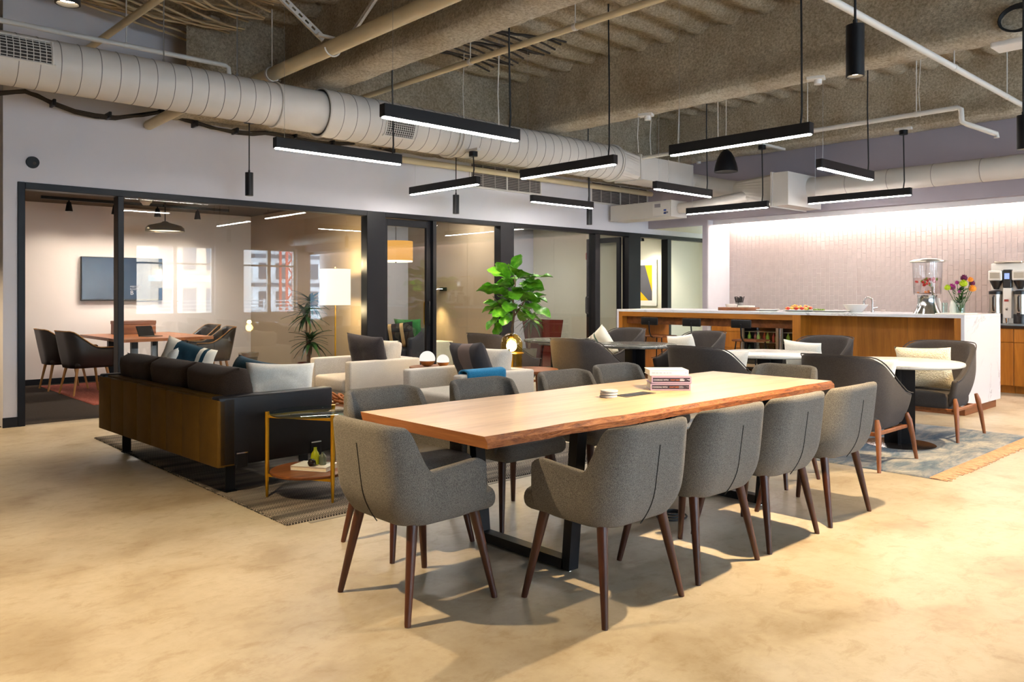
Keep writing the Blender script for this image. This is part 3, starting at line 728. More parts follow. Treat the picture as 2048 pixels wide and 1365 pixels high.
# bundled cables
def cable_bundle(name, label, lines, r, m):
    bm = BM()
    for p in lines: tube(bm, p, r, 5)
    o = obj(name, bm, m, None, True); tag(o, label, 'cable bundle', None, 'stuff'); return o
rr = random.Random(5); L = []
for k in range(30):
    y = 6.3 + k*.088 + rr.uniform(-.03, .03); ph = rr.uniform(0, .5); L.append([(x, y + .14*math.sin(x*1.9+ph+k*.05) + .05*math.sin(x*5+k), 4.28 + .05*math.sin(x*2.2+k) + rr.uniform(-.02, .02)) for x in [-.6+.18*i for i in range(25)]])
cable_bundle('ceiling_cables', 'loose tan cables spread across the ceiling above the near duct', L, .014, 'cable_tan')
L = []
for k in range(16):
    y = 6.4 + k*.085; ph = rr.uniform(0, .6); L.append([(x, y + .06*math.sin(x*2.6+ph+k*.1), 4.25 + .04*math.sin(x*3+k)) for x in [4.75+.18*i for i in range(12)]])
cable_bundle('ceiling_cables', 'dark and tan cables on the ceiling behind the nearest girder', L, .012, 'cable_dark')
fest = [(-60, 188), (0, 184), (50, 181), (75, 190), (105, 205), (150, 221), (190, 230), (230, 233), (285, 228), (325, 222), (370, 236), (420, 252), (470, 264), (505, 265), (530, 263), (565, 270), (610, 278), (660, 286), (720, 284), (790, 300)]
L = []
for k in range(8): L.append([on_y(px, py + rr.uniform(-2.2, 2.2) + k*.7, 9.15 + .012*k) for px, py in fest])
cable_bundle('wall_cables', 'black cable bundle sagging in loops under the spiral duct', L, .009, 'cable_dark')
for i, (px, py) in enumerate(((106, 206), (217, 231), (323, 223), (390, 248), (471, 262), (588, 272), (663, 287))):
    c = on_y(px, py, 9.17); bm = BM(); box(bm, c.x-.014, c.x+.014, 9.10, 9.26, c.z-.035, c.z+.03, .004, 1)
    tag(obj('cable_tie', bm, 'black'), '%s black cable tie from the left along the sagging cable bundle' % ('first second third fourth fifth sixth seventh'.split()[i]), 'cable tie', 'ties of the sagging cables')

# ------------------------------------------------------------------ pendants
def linear(p0, p1, label, zl=2.71, thick_end=1, top=4.42, canopy=None, arm=.03):
    a, b = Vector(p0), Vector(p1); c = (a+b)/2; L = (b-a).length; rz = math.atan2(b.y-a.y, b.x-a.x)
    t = thing('linear_pendant', label, 'pendant light', (c.x, c.y, zl), rz, 'linear pendants')
    h = L/2
    bm = BM(); box(bm, -h, h, -.036, .036, .006, .105, .003, 1); obj('housing', bm, 'black', t)
    bm = BM(); extrude_poly(bm, [(h-.032+.028*math.cos(an), .028*math.sin(an)) for an in [R(-90+18*i) for i in range(11)]] + [(-h+.032+.028*math.cos(an), .028*math.sin(an)) for an in [R(90+18*i) for i in range(11)]], -.002, .010); obj('lens', bm, 'led', t)
    e = h*.86*(1 if thick_end > 0 else -1)
    z1 = (canopy if canopy else top) - zl
    bm = BM(); tube(bm, [(e, 0, .1), (e+.012, 0, .1+.1), (e+.004, .01, z1*.5), (e, 0, z1)], .0085, 6); obj('power_cord', bm, 'blackcord', t)
    bm = BM(); cyl(bm, (-e, 0, .1), (-e, 0, top-zl), .0018, None, 4); obj('suspension_wire', bm, 'rod', t)
    if canopy:
        bm = BM(); cyl(bm, (e, 0, z1-.01), (e, 0, z1+.05), .055, None, 16); obj('canopy', bm, 'black', t, True)
        bm = BM(); box(bm, e-.11 if arm < .1 else e-.03, e+.11 if arm < .1 else e+.03, -.03, arm, z1+.05, z1+.085); obj('bracket', bm, 'white_paint', t)
    return t
q = 1.36
linear((2.498*q, 3.78*q, 0), (3.549*q, 3.78*q, 0), 'black linear pendant nearest the camera, before the duct grille')
linear((2.49*q, 5.082*q, 0), (3.527*q, 5.082*q, 0), 'black linear pendant hung before the duct, left of all others')
linear((4.733*q, 4.989*q, 0), (4.733*q, 3.939*q, 0), 'black linear pendant crossing before the duct where it turns square')
linear((4.677*q, 6.553*q, 0), (4.677*q, 5.504*q, 0), 'black linear pendant close under the duct, before the wall grille', canopy=3.08, top=3.12)
linear((5.978*q, 6.15*q, 0), (6.967*q, 6.15*q, 0), 'black linear pendant low before the third room glazing', top=4.40)
linear((4.74*q, 3.43*q, 0), (4.74*q, 2.363*q, 0), 'black linear pendant over the far end of the long table')
linear((6.055*q, 2.96*q, 0), (7.034*q, 2.96*q, 0), 'black linear pendant right of the bell pendant, pointing at the kitchen')
linear((6.113*q, 4.61*q, 0), (7.056*q, 4.61*q, 0), 'black linear pendant under the rectangular duct')
q = 1.31
linear((8.37*q, 5.81*q, 0), (8.37*q, 4.699*q, 0), 'black linear pendant before the kitchen duct box', zl=2.66, canopy=3.565, top=3.64, arm=.66)
q = 1.36
linear((8.38*q, 4.215*q, 0), (8.38*q, 3.13*q, 0), 'black linear pendant along the kitchen, nearest the right edge', canopy=3.565, top=3.645)
def spot(x, y, label, power, zt=3.62, cone=112, blend=.65):
    t = thing('cylinder_pendant', label, 'pendant spotlight', (x, y, 2.5), 0, 'black cylinder spots')
    bm = BM(); lathe(bm, [(.0, .27), (.046, .27), (.046, 0), (.040, 0), (.038, .012), (.038, .02)], (0, 0, 0), 24); obj('housing', bm, 'black', t, True)
    bm = BM(); lathe(bm, [(0, .018), (.037, .018)], (0, 0, 0), 24); obj('lens', bm, 'spot_lens', t)
    bm = BM(); cyl(bm, (0, 0, .27), (0, 0, zt-2.5), .007, None, 8); cyl(bm, (0, 0, .27), (0, 0, .30), .012, None, 8); obj('stem', bm, 'blackcord', t)
    bm = BM(); cyl(bm, (0, 0, zt-2.5-.012), (0, 0, zt-2.5+.02), .06, None, 16); obj('canopy', bm, 'black', t, True)
    lamp('spot_light', 'SPOT', (0, 0, .01), power, (1, .74, .43), t, None, spot_size=R(cone), spot_blend=blend, shadow_soft_size=.03)
SP = 560
spot(4.17, 1.84, 'large black cylinder spot hanging nearest, right of the long table', SP*1.2, 3.9)
spot(.84, 3.5, 'black cylinder spot cut by the top left corner of the photo', SP*.85, 3.9)
spot(7.25, 1.86, 'black cylinder spot cut by the right edge of the photo', SP*.8, 3.9)
spot(10.2, 1.86, 'black cylinder spot out of frame beside the island', SP*.6, 3.9)
spot(1.2, 1.0, 'black cylinder spot out of frame above the camera', SP*.1, 3.9)
spot(-1.2, 6.2, 'black cylinder spot out of frame on the left', SP*.75, 3.9)
spot(.45, 9.5, 'black cylinder spot out of frame by the end of the left wall', SP*.6, 3.9)
spot(4.03, 8.87, 'black cylinder spot before the meeting room glazing', SP*.5, 3.36)
spot(7.1, 8.85, 'black cylinder spot before the small room glazing', SP*.5, 3.36)
spot(9.84, 8.75, 'black cylinder spot before the third room glazing', SP*.5, 3.36)
t = thing('bell_pendant', 'black bell shaped pendant over the island', 'pendant light', (10.5, 6.59, 3.2))
bm = BM(); lathe(bm, [(.175, 0), (.17, .05), (.155, .12), (.125, .21), (.08, .29), (.03, .335), (0, .34)], (0, 0, 0), 32); lathe(bm, [(0, .02), (.17, .004)], (0, 0, 0), 32); obj('bell_shade', bm, 'black', t, True)
bm = BM(); tube(bm, [(0, 0, .33), (.0, .0, .5), (.04, .02, .85), (.0, .0, 1.28)], .006, 6); obj('cord', bm, 'white_paint', t, True)
t = thing('cable_coil', 'coil of black cable hung on the second girder at upper right', 'cable coil', on_x(2042, 35, 7.9))
bm = BM()
for k in range(5): tube(bm, [((-.02+.01*k), (.17-.012*k)*math.cos(2*PI*i/28)+.01*k, (.12-.006*k)*math.sin(2*PI*i/28)) for i in range(28)], .007, 6, closed=True)
obj('coil', bm, 'blackcord', t, True)
t = thing('access_point', 'white ceiling box below the cable coil at upper right', 'access point', on_x(2046, 84, 7.85))
bm = BM(); box(bm, -.12, .12, -.22, .22, -.03, .02, .015, 2); obj('casing', bm, 'plastic_white', t)
bm = BM(); box(bm, -.05, .05, -.30, -.18, -.09, -.05, .01, 2); obj('camera_head', bm, 'black', t)
for i, (px, py, X, lab) in enumerate(((1292, 233, 8.1, 'white junction box under the second girder above the square duct'), (1632, 160, 8.1, 'white junction box under the second girder behind the nearest spot'), (420, 42, 3.5, 'white junction box with a dangling wire among the ceiling cables'), (1395, 322, 11.7, 'white junction box under the third girder by the square duct'))):
    c = on_x(px, py, X); t = thing('junction_box', lab, 'junction box', c, R(20), 'ceiling junction boxes')
    bm = BM(); box(bm, -.06, .06, -.09, .09, 0, .035, .004, 1); obj('plate', bm, 'white_paint', t)
    bm = BM(); cyl(bm, (0, -.02, -.05), (0, -.02, 0), .04, None, 14); obj('socket', bm, 'plastic_white', t, True)
t = thing('wall_speaker', 'round black wall speaker over the meeting room doorway', 'speaker', (1.92, YL, 2.71))
bm = BM(); cyl(bm, (0, 0, 0), (0, -.03, 0), .062, .058, 24); obj('bezel', bm, 'black', t, True)
bm = BM(); cyl(bm, (.012, -.03, -.01), (.012, -.034, -.01), .016, None, 12); obj('driver', bm, 'grille_dark', t, True)

# ================================================================== FURNITURE BUILDERS
def u_path(hw, la, r, yf):
    """outer plan of a tub shell: from right arm front round the back to left arm front; p(s), s in -1..1, and the arc ends"""
    half = hw - r; q = r*PI/2; tot = half + q + la
    def p(s):
        d = abs(s)*tot; sg = 1 if s >= 0 else -1
        yb = yf - la - r
        if d <= half: return Vector((sg*d, yb, 0)), 0
        if d <= half+q:
            a = (d-half)/r; return Vector((sg*(half + r*math.sin(a)), yb + r - r*math.cos(a), 0)), (d-half)/q
        return Vector((sg*hw, yb + r + (d-half-q), 0)), 1 + (d-half-q)/la
    return p, half/tot, (half+q)/tot, tot
def dining_chair():
    t = thing('dining_chair', '', 'chair', (0, 0, 0), 0, 'tweed armchairs around the long table')
    p, s1, s2, tot = u_path(.275, .335, .115, .185)
    ss = []
    N = 96
    for i in range(N+1): ss.append(-1 + 2*i/N)
    zb = .372
    def ztop(k):            # k: 0 back straight .. 1 arc end .. 2 arm front
        if k < .84: return .818 - .014*(max(0, k)/.84)**3
        if k < 1.10: q = (k-.84)/.26; return .804 - .186*q**1.35
        return .618 + .030*(k-1.10) - .035*max(0, (k-1.8)/.2)**2
    def f(u, v):
        s = -1 + 2*u; b, k = p(s); zt = ztop(k); front = smooth(1.6, 2.0, k)
        zbb = zb + .018*front + .008*abs(s)
        z = zbb + (zt-zbb)*v
        h = (z-zb)/(.815-zb)
        wx = 1 - .17*(1-min(1, h/.30))**2.2 - .16*max(0, h-.50)**1.15
        back = 1 - smooth(.4, 1.7, k)
        y = b.y - (.060*h - .055*(1-min(1, h/.38))**2)*back + .0*front
        return Vector((b.x*wx, y, z))
    bm = BM(); sheet(bm, f, N, 12, .042)
    obj('shell', bm, 'tweed', t, 2, 1)
    bm = BM(); tube(bm, [f(.5, v/14) + Vector((0, -.0005, 0)) for v in range(0, 12)], .0024, 6); obj('back_seam', bm, 'seam', t, True)
    bm = BM(); box(bm, -.242, .242, -.20, .268, .385, .485, .045, 4)
    for v in bm.verts:
        if v.co.y > .1: v.co.x *= 1.07; v.co.z += .004
        v.co.z += .012*(1-(v.co.x/.25)**2)*(1 if v.co.z > .43 else -.4)
    obj('seat', bm, 'tweed', t, 2)
    bm = BM(); box(bm, -.19, .19, -.165, .19, .372, .40, .012, 2); obj('under_frame', bm, 'black', t, 1)
    for sx, yt, yb in ((-1, -.165, -.235), (1, -.165, -.235), (-1, .165, .235), (1, .165, .235)):
        bm = BM(); tube(bm, [(sx*.262, yb, 0), (sx*.26, yb*.995, .012), (sx*.197, yt, .40)], [.0128, .0138, .0245], 16); obj('leg', bm, 'walnut', t, True)
    return t
def lounge_chair():
    t = thing('lounge_chair', '', 'chair', (0, 0, 0), 0, 'charcoal tub chairs around the round tables')
    p, s1, s2, tot = u_path(.345, .40, .24, .33); N = 44; zb = .27
    def f(u, v):
        s = -1 + 2*u; b, k = p(s); kk = k
        zt = .875 - .02*min(1, kk) - .275*smooth(.55, 1.75, kk) - .035*smooth(1.5, 2, kk)
        zbb = zb + .03*smooth(1.2, 2, kk)
        z = zbb + (zt-zbb)*v; h = (z-zb)/.6
        wx = 1 - .26*(1-min(1, h/.6))**2 - .10*max(0, h-.6)
        back = 1 - smooth(.3, 1.9, kk)
        y = b.y - (.13*h - .10*(1-min(1, h/.5))**2)*back - .05*(1-min(1, h/.5))**2*smooth(1.4, 2, kk)
        return Vector((b.x*wx, y, z))
    bm = BM(); sheet(bm, f, N, 12, .055); obj('shell', bm, 'charcoal', t, 2, 1)
    bm = BM(); tube(bm, [f(i/N, 1) + Vector((0, 0, .004)) for i in range(N+1)], .005, 6); obj('piping', bm, 'charcoal', t, True)
    bm = BM(); box(bm, -.27, .27, -.25, .31, .27, .42, .06, 4)
    for v in bm.verts: v.co.z += .015*(1-(v.co.x/.27)**2) if v.co.z > .36 else 0
    obj('seat', bm, 'charcoal', t, 2)
    for sx in (-1, 1):
        for sy in (-1, 1):
            bm = BM(); tube(bm, [(sx*.355, sy*.365, 0), (sx*.333, sy*.325, .22), (sx*.318, sy*.30, .33), (sx*.305, sy*.285, .385)], [.014, .021, .024, .016], 12); obj('leg', bm, 'teak', t, True)
        bm = BM(); box(bm, sx*.30-.013, sx*.30+.013, -.29, .29, .262, .292, .006, 1); obj('side_rail', bm, 'teak', t)
    for sy in (-1, 1):
        bm = BM(); box(bm, -.30, .30, sy*.285-.012, sy*.285+.012, .258, .288, .006, 1); obj('cross_rail', bm, 'teak', t)
    return t
def pillow_bm(w, h, th, seed=1, n=16, crease=.006, puff=1.0):
    bm = BM(); V = {}
    for sgn in (1, -1):
        for i in range(n+1):
            for j in range(n+1):
                u, v = -1+2*i/n, -1+2*j/n; edge = max(abs(u), abs(v)) > .999
                if sgn < 0 and edge: V[sgn, i, j] = V[1, i, j]; continue
                pin = 1 - .075*(1-u*u*.9)*(abs(v)**3) ; pin2 = 1 - .075*(1-v*v*.9)*(abs(u)**3)
                d = ((1-u**4)*(1-v**4))**.5
                nz = noise.noise((u*2.2+seed*7, v*2.2, sgn)) + .5*noise.noise((u*5, v*5+seed*3, sgn*2))
                V[sgn, i, j] = bm.verts.new((u*w/2*pin2, sgn*(th/2*d**puff + crease*nz*d), v*h/2*pin))
    for sgn in (1, -1):
        for i in range(n):
            for j in range(n):
                q = [V[sgn, i, j], V[sgn, i+1, j], V[sgn, i+1, j+1], V[sgn, i, j+1]]
                bm.faces.new(q if sgn < 0 else q[::-1])
    return bm
def pillow(label, m, loc, rz, lean, w=.48, h=.46, th=.14, roll=0, seed=1, crease=.012, cat='cushion', group=None, name='scatter_cushion'):
    """a cushion whose face looks along rz (0 = +y), leaning back by lean, bottom edge at loc"""
    o = obj(name, pillow_bm(w, h, th, seed, 18, crease), m, None, 2)
    o.matrix_world = Matrix.Translation(loc) @ Matrix.Rotation(rz, 4, 'Z') @ Matrix.Rotation(lean, 4, 'X') @ Matrix.Translation((0, 0, h/2*.97)) @ Matrix.Rotation(roll, 4, 'Y')
    return tag(o, label, cat, group)

# ------------------------------------------------------------------ long live-edge table
TX0, TX1, TYN, TYF = 2.18, 5.355, 2.528, 3.475
t = thing('dining_table', 'long live-edge oak table on black steel frames', 'table', (0, 0, 0))
bm = BM(); n = 90; near_t, near_b, far_t, far_b = [], [], [], []
for i in range(n+1):
    x = TX0 + (TX1-TX0)*i/n
    e = .018*noise.noise((x*1.7, 3, 0)) + .010*noise.noise((x*5, 7, 0)); e2 = .02*noise.noise((x*1.4, 9, 0)) + .008*noise.noise((x*6, 1, 0))
    k = .006*noise.noise((x*12, 2, 2)); fade = min(1, i/6, (n-i)/6)
    near_t.append((x, TYN + e*fade, .75)); near_b.append((x+.0, TYN - .022 + (e+k)*fade, .70))
    far_t.append((x, TYF + e2*fade + .02*(1-i/n), .75)); far_b.append((x, TYF - .025 + e2*fade + .02*(1-i/n), .70))
top = [[bm.verts.new(q) for q in row] for row in (near_t, near_b, far_t, far_b)]
mid = [bm.verts.new(((a[0]), (a[1]+b[1])/2 - .010 + .007*noise.noise((a[0]*9, 4, 4)), .727)) for a, b in zip(near_t, near_b)]
for i in range(n):
    f = bm.faces.new((top[0][i], top[0][i+1], top[2][i+1], top[2][i])); f.material_index = 0
    f = bm.faces.new((top[1][i], top[3][i], top[3][i+1], top[1][i+1])); f.material_index = 2
    for a, b in ((top[0], mid), (mid, top[1])): f = bm.faces.new((a[i], b[i], b[i+1], a[i+1])); f.material_index = 1
    f = bm.faces.new((top[2][i], top[2][i+1], top[3][i+1], top[3][i])); f.material_index = 1
for i in (0, n):
    f = bm.faces.new((top[0][i], top[2][i], top[3][i], top[1][i], mid[i])); f.material_index = 2
obj('tabletop', bm, ['oak_table', 'live_edge', 'oak_edge'], t)
for x in (2.83, 4.62):
    bm = BM(); s = .033
    for ya, yb in ((2.645, 2.585), (3.29, 3.36)):
        a = [(x-s, ya-.026), (x+s, ya-.026), (x+s, ya+.026), (x-s, ya+.026)]
        v0 = [bm.verts.new((px, py, .012)) for px, py in a]; v1 = [bm.verts.new((px, py+yb-ya, .70)) for px, py in a]
        bm.faces.new(v0[::-1]); bm.faces.new(v1)
        for k in range(4): bm.faces.new((v0[k], v0[(k+1) % 4], v1[(k+1) % 4], v1[k]))
    box(bm, x-s, x+s, 2.66, 3.275, .012, .062); box(bm, x-.04, x+.04, 2.58, 3.37, .688, .70)
    leg = obj('leg_frame', bm, 'black', t)
    for yy in (2.65, 3.285):
        bm = BM(); cyl(bm, (x, yy, 0), (x, yy, .014), .014, .009, 12); obj('levelling_foot', bm, 'steel', leg, True)
bm = BM(); box(bm, 3.62, 3.90, 2.93, 3.03, .7495, .7525, .001, 1); g = obj('power_grommet', bm, 'grille_dark', t)
bm = BM(); box(bm, 3.66, 3.86, 2.945, 3.015, .752, .7535); obj('flap', bm, 'black', g)
bm = BM()
for k in range(3): tube(bm, [(3.95+(.10-.02*k)*math.cos(2*PI*i/26), 2.85+(.08-.015*k)*math.sin(2*PI*i/26), .012+.012*k) for i in range(26)], .006, 6, closed=True)
tube(bm, [(3.95, 2.92, .02), (3.9, 2.97, .1), (3.8, 2.98, .5), (3.78, 2.98, .70)], .006, 6)
tag(obj('power_cord', bm, 'blackcord', None, True), 'coiled black power cord on the floor under the long table', 'cord')

dc = dining_chair()
spots = [((2.105, 2.905), -90, 'tweed armchair at the near end of the long table, seen from its back corner'),
         ((2.70, 2.32), 0, 'tweed armchair nearest the camera on the near long side of the table'),
         ((3.39, 2.345), 0, 'tweed armchair second along the near side of the long table'),
         ((4.035, 2.345), 0, 'tweed armchair third along the near side of the long table'),
         ((4.72, 2.345), 0, 'tweed armchair last along the near side, before the round tables'),
         ((2.52, 3.56), 180, 'tweed armchair on the far side, beside the brass and glass side table'),
         ((3.26, 3.56), 180, 'tweed armchair on the far side, in front of the blue throw'),
         ((4.02, 3.56), 180, 'tweed armchair on the far side, third from the near end'),
         ((4.69, 3.65), 180, 'tweed armchair on the far side, directly behind the stacked books'),
         ((5.33, 2.985), 90, 'tweed armchair at the far end of the long table')]
for i, ((x, y), rz, lab) in enumerate(spots):
    if i == 0: dc.location = (x, y, 0); dc.rotation_euler = (0, 0, R(rz)); dc['label'] = lab
    else: dup(dc, (x, y, 0), R(rz), lab)

# things on the long table
for k in range(3):
    z = .75 + k*.0152; c = (3.545+.002*k, 3.005-.002*k, z)
    t = thing('coaster', ('bottom', 'middle', 'top')[k] + ' white coaster of the stack on the long table', 'coaster', c, 0, 'stacked white coasters')
    bm = BM(); lathe(bm, [(0, 0), (.048, 0), (.051, .003), (.051, .009), (.049, .0125), (0, .0125)], (0, 0, 0), 28); obj('disc', bm, 'ceramic', t, True)
    bm = BM(); tube(bm, [(.0515*math.cos(2*PI*i/28), .0515*math.sin(2*PI*i/28), .006) for i in range(28)], .0008, 4, closed=True); obj('rim_line', bm, 'ink_grey', t)
BA = R(-44)
def book(loc, w, d, h, rz, label, cover, spine=None, lines=()):
    """closed book: spine towards local -y, w along the spine"""
    t = thing('book', label, 'book', loc, rz, 'stacked cookbooks')
    bm = BM(); box(bm, 0, w, 0, d, 0, .003); box(bm, 0, w, 0, d, h-.003, h); box(bm, 0, w, 0, .003, 0, h); obj('cover', bm, cover, t)
    bm = BM(); box(bm, .004, w-.004, .003, d-.005, .003, h-.003); obj('pages', bm, 'paper', t)
    if spine:
        bm = BM(); box(bm, .008, w-.010, -.0006, 0, h*.22, h*.80); obj('spine_panel', bm, spine, t)
    for s, x, z, size, m in lines: text('lettering', s, size, m, t, Matrix.Translation((x, -.0008, z)) @ Matrix.Rotation(PI/2, 4, 'X'))
    return t
ls = [('COOKING WITH', .011, .0215, .0122, 'ink_white'), ('CRAFT BEER', .116, .0215, .0108, 'ink_orange')]
for k, z in enumerate((.75, .7945)):
    t = book((3.985+.004*k, 3.035-.004*k, z), .248, .19, .044, BA, ('bottom', 'middle')[k] + ' lilac cookbook of the stack, with a dark titled spine', 'cover_lilac', 'spine_dark', ls)
    bm = BM()
    for j, (zz, ww) in enumerate(((.0275, .022), (.0225, .030), (.0175, .026))): box(bm, .176, .176+ww, -.0009, -.0005, zz-.0013, zz+.0013)
    box(bm, .218, .230, -.0009, -.0005, .0245, .026); extrude = [(.228, .0225), (.236, .0275), (.233, .019)]
    a = [bm.verts.new((x, -.0009, z2)) for x, z2 in extrude]; bm.faces.new(a)
    obj('small_print', bm, 'ink_grey' if k == 0 else 'ink_white', t)
t = book((4.015, 3.065, .839), .245, .19, .034, BA + R(2), 'white book on top of the two lilac cookbooks', 'cover_white')
bm = BM()
for x0, x1 in ((.012, .035), (.038, .055), (.060, .078), (.086, .1), (.105, .118), (.122, .138)): box(bm, x0, x1, -.0006, 0, .0145, .0175)
box(bm, .225, .231, -.0006, 0, .014, .018); obj('small_print', bm, 'ink_grey', t)

# ------------------------------------------------------------------ rugs
def rug(name, label, x0, x1, y0, y1, m, th=.012, group=None):
    bm = BM(); cx, cy = (x0+x1)/2, (y0+y1)/2
    def f(u, v): return Vector(((x1-x0)*(u-.5) + .004*noise.noise((v*40, u*3, 1)), (y1-y0)*(v-.5) + .004*noise.noise((u*40, v*3, 2)), th + .0012*noise.noise((u*20, v*20, 3))))
    V = grid(bm, f, 40, 40)
    for q in [[V[i][0] for i in range(41)], [V[i][40] for i in range(41)], V[0], V[40]]:
        b = [bm.verts.new((v.co.x, v.co.y, 0.0)) for v in q]
        for i in range(40): bm.faces.new((q[i], q[i+1], b[i+1], b[i]))
    t = thing(name, label, 'rug', (cx, cy, 0))
    obj('pile', bm, m, t, 2); return t, x1-x0, y1-y0
t, w, l = rug('area_rug', 'dark herringbone rug under the sofa', 2.18, 5.22, 4.275, 8.1, 'herringbone', .011)
bm = BM(); box(bm, -w/2+.12, w/2, -l/2-.045, -l/2-.015, 0, .003); obj('rug_pad', bm, 'rug_edge', t)
bm = BM(); rr = random.Random(9)
for k in range(420):
    s = k/420; x = -w/2; y = -l/2 + l*s
    tube(bm, [(x, y, .008), (x-.008-rr.random()*.008, y+rr.uniform(-.006, .006), .004)], .0035, 4)
o = obj('edge_binding', bm, 'herringbone', t); o['kind'] = 'stuff'
t, w, l = rug('area_rug', 'distressed blue grey rug with a peach fringe under the round marble tables', 6.18, 8.68, 2.17, 4.95, 'blue_rug', .008)
bm = BM()
for k in range(330):
    x = -w/2 + w*(k+.5)/330; y = -l/2; dx = rr.uniform(-.03, .03); L = .085 + rr.random()*.05
    tube(bm, [(x, y+.01, .008), (x+dx*.4, y-L*.5, .011), (x+dx, y-L, .004)], [.0045, .0055, .003], 4)
o = obj('fringe', bm, 'fringe', t); o['kind'] = 'stuff'
rug('area_rug', 'faded pink rug under the meeting table', 2.8, 5.3, 10.5, 13.2, 'pink_rug', .008)

# ------------------------------------------------------------------ sofa
SR = R(-90 + 2.55)
t = thing('sofa', 'dark leather three seat sofa with a channelled olive back', 'sofa', (2.10, 5.08, 0), SR)
# local: x from 0 (camera end) towards -x = far end ; y forward
W, D = 2.243, .86
zb, zt = .215, .668
n = 8
for k in range(n):
    x1 = -W*k/n; x0 = -W*(k+1)/n
    bm = BM(); box(bm, x0, x1, -.006, .05, zb, zt-.012, .007, 2); obj('back_channel', bm, 'sofa_back', t, 2)
bm = BM(); box(bm, -W, 0, .03, .12, zb, zt, .012, 2); obj('back_frame', bm, 'sofa_back', t, 2)
for x0, x1 in ((-.11, .0), (-W, -W+.11)):
    bm = BM(); box(bm, x0, x1, .0, D, zb, zt+.008, .014, 3); obj('arm', bm, 'sofa_leather', t, 2)
bm = BM(); box(bm, -W+.11, -.11, .10, D-.01, zb, .33, .012, 2); obj('seat_base', bm, 'sofa_leather', t, 2)
for k in range(3):
    c = -W/2 + (k-1)*(W-.22)/3; hw = (W-.22)/6
    bm = BM(); box(bm, c-hw+.003, c+hw-.003, .26, D+.0, .33, .45, .035, 3); obj('seat_cushion', bm, 'sofa_cushion', t, 2)
    o = obj('back_cushion', pillow_bm(2*hw+.03, .44, .25, k+3, 18, .012, .55), 'sofa_cushion', t, 2)
    o.matrix_local = Matrix.Translation((c, .225, .635)) @ Matrix.Rotation(R(9), 4, 'X')
for x, y in ((-.17, .16), (-.17, D-.14), (-W+.17, .16), (-W+.17, D-.14)):
    bm = BM(); box(bm, x-.006, x+.006, y-.035, y+.035, .012, zb+.03); box(bm, x-.03, x+.03, y-.035, y+.035, .011, .018); lg = obj('leg', bm, 'black', t)
for y in (.16, D-.14):
    bm = BM(); box(bm, -.002, .006, y-.04, y+.04, .20, .30, .002, 1); br = obj('leg_bracket', bm, 'black', t)
    bm = BM(); box(bm, .004, .009, y-.04, y+.04, .292, .30); obj('bracket_lip', bm, 'chrome', br)
sofa = t
def on_sofa(x, y, z): return Vector((2.10, 5.08, 0)) + Matrix.Rotation(SR, 3, 'Z') @ Vector((x, y, z))
pillow('ivory cushion leaning in the near corner of the dark sofa', 'pillow_white', on_sofa(-.33, .62, .45), SR + R(62), R(-20), .50, .42, .16, R(2), 2, .02)
pillow('teal cushion behind the ivory one at the near end of the sofa', 'pillow_teal', on_sofa(-.62, .46, .46), SR + R(20), R(-24), .46, .44, .14, R(8), 4)
pillow('teal banded ivory cushion standing up at the far end of the sofa', 'pillow_teal_band', on_sofa(-1.74, .48, .46), SR + R(30), R(-10), .52, .50, .15, R(14), 6, .02)
pillow('plain ivory cushion at the far arm of the sofa', 'pillow_white', on_sofa(-1.98, .42, .46), SR + R(-12), R(-12), .46, .44, .14, R(-4), 8)

# ------------------------------------------------------------------ brass side table
C = Vector((2.612, 4.798, 0)); feet = [(2.368, 4.942), (2.609, 4.514), (2.859, 4.937)]
t = thing('side_table', 'round brass side table with a glass top and a walnut shelf', 'side table', C)
pts = [Vector((x, y, 0))-C for x, y in feet]
for p in pts:
    bm = BM(); tube(bm, [p+Vector((0, 0, .012)), p+Vector((0, 0, .16)), p+Vector((0, 0, .575))], [.008, .014, .0145], 14); obj('leg', bm, 'brass', t, True)
for z in (.545, .155):
    bm = BM()
    for a, b in ((0, 1), (1, 2), (2, 0)):
        p, q2 = pts[a]+Vector((0, 0, z)), pts[b]+Vector((0, 0, z)); d = (q2-p).normalized(); s = d.cross(Vector((0, 0, 1)))*.008
        v = [bm.verts.new(k) for k in (p-s-Vector((0, 0, .009)), p+s-Vector((0, 0, .009)), p+s+Vector((0, 0, .009)), p-s+Vector((0, 0, .009)), q2-s-Vector((0, 0, .009)), q2+s-Vector((0, 0, .009)), q2+s+Vector((0, 0, .009)), q2-s+Vector((0, 0, .009)))]
        for f in ((0, 1, 5, 4), (1, 2, 6, 5), (2, 3, 7, 6), (3, 0, 4, 7), (3, 2, 1, 0), (4, 5, 6, 7)): bm.faces.new([v[i] for i in f])
    obj('brace_ring', bm, 'brass', t)
bm = BM(); lathe(bm, [(0, .556), (.264, .556), (.268, .559), (.268, .565), (.264, .568), (0, .568)], (0, 0, 0), 56); obj('glass_top', bm, 'glass_green', t, True)
bm = BM(); lathe(bm, [(0, .166), (.262, .166), (.266, .172), (.266, .182), (.262, .186), (0, .186)], (0, 0, 0), 56); obj('shelf', bm, 'walnut_flat', t, True)
c = Vector((2.625, 4.775, .187)); a = R(-58)
t = thing('book', 'white book lying flat on the shelf of the brass side table', 'book', c, a)
bm = BM(); box(bm, -.13, .13, -.085, .085, 0, .004); box(bm, -.13, .13, -.085, .085, .026, .030); box(bm, -.13, -.126, -.085, .085, 0, .03); obj('cover', bm, 'cover_white', t)
bm = BM(); box(bm, -.126, .126, -.08, .08, .004, .026); obj('pages', bm, 'paper', t)
def vase(label, loc, prof, m, name='bud_vase'):
    bm = BM(); lathe(bm, prof, (0, 0, 0), 24); o = obj(name, bm, m, None, True, 0, loc); return tag(o, label, 'vase', 'small vases on the brass table')
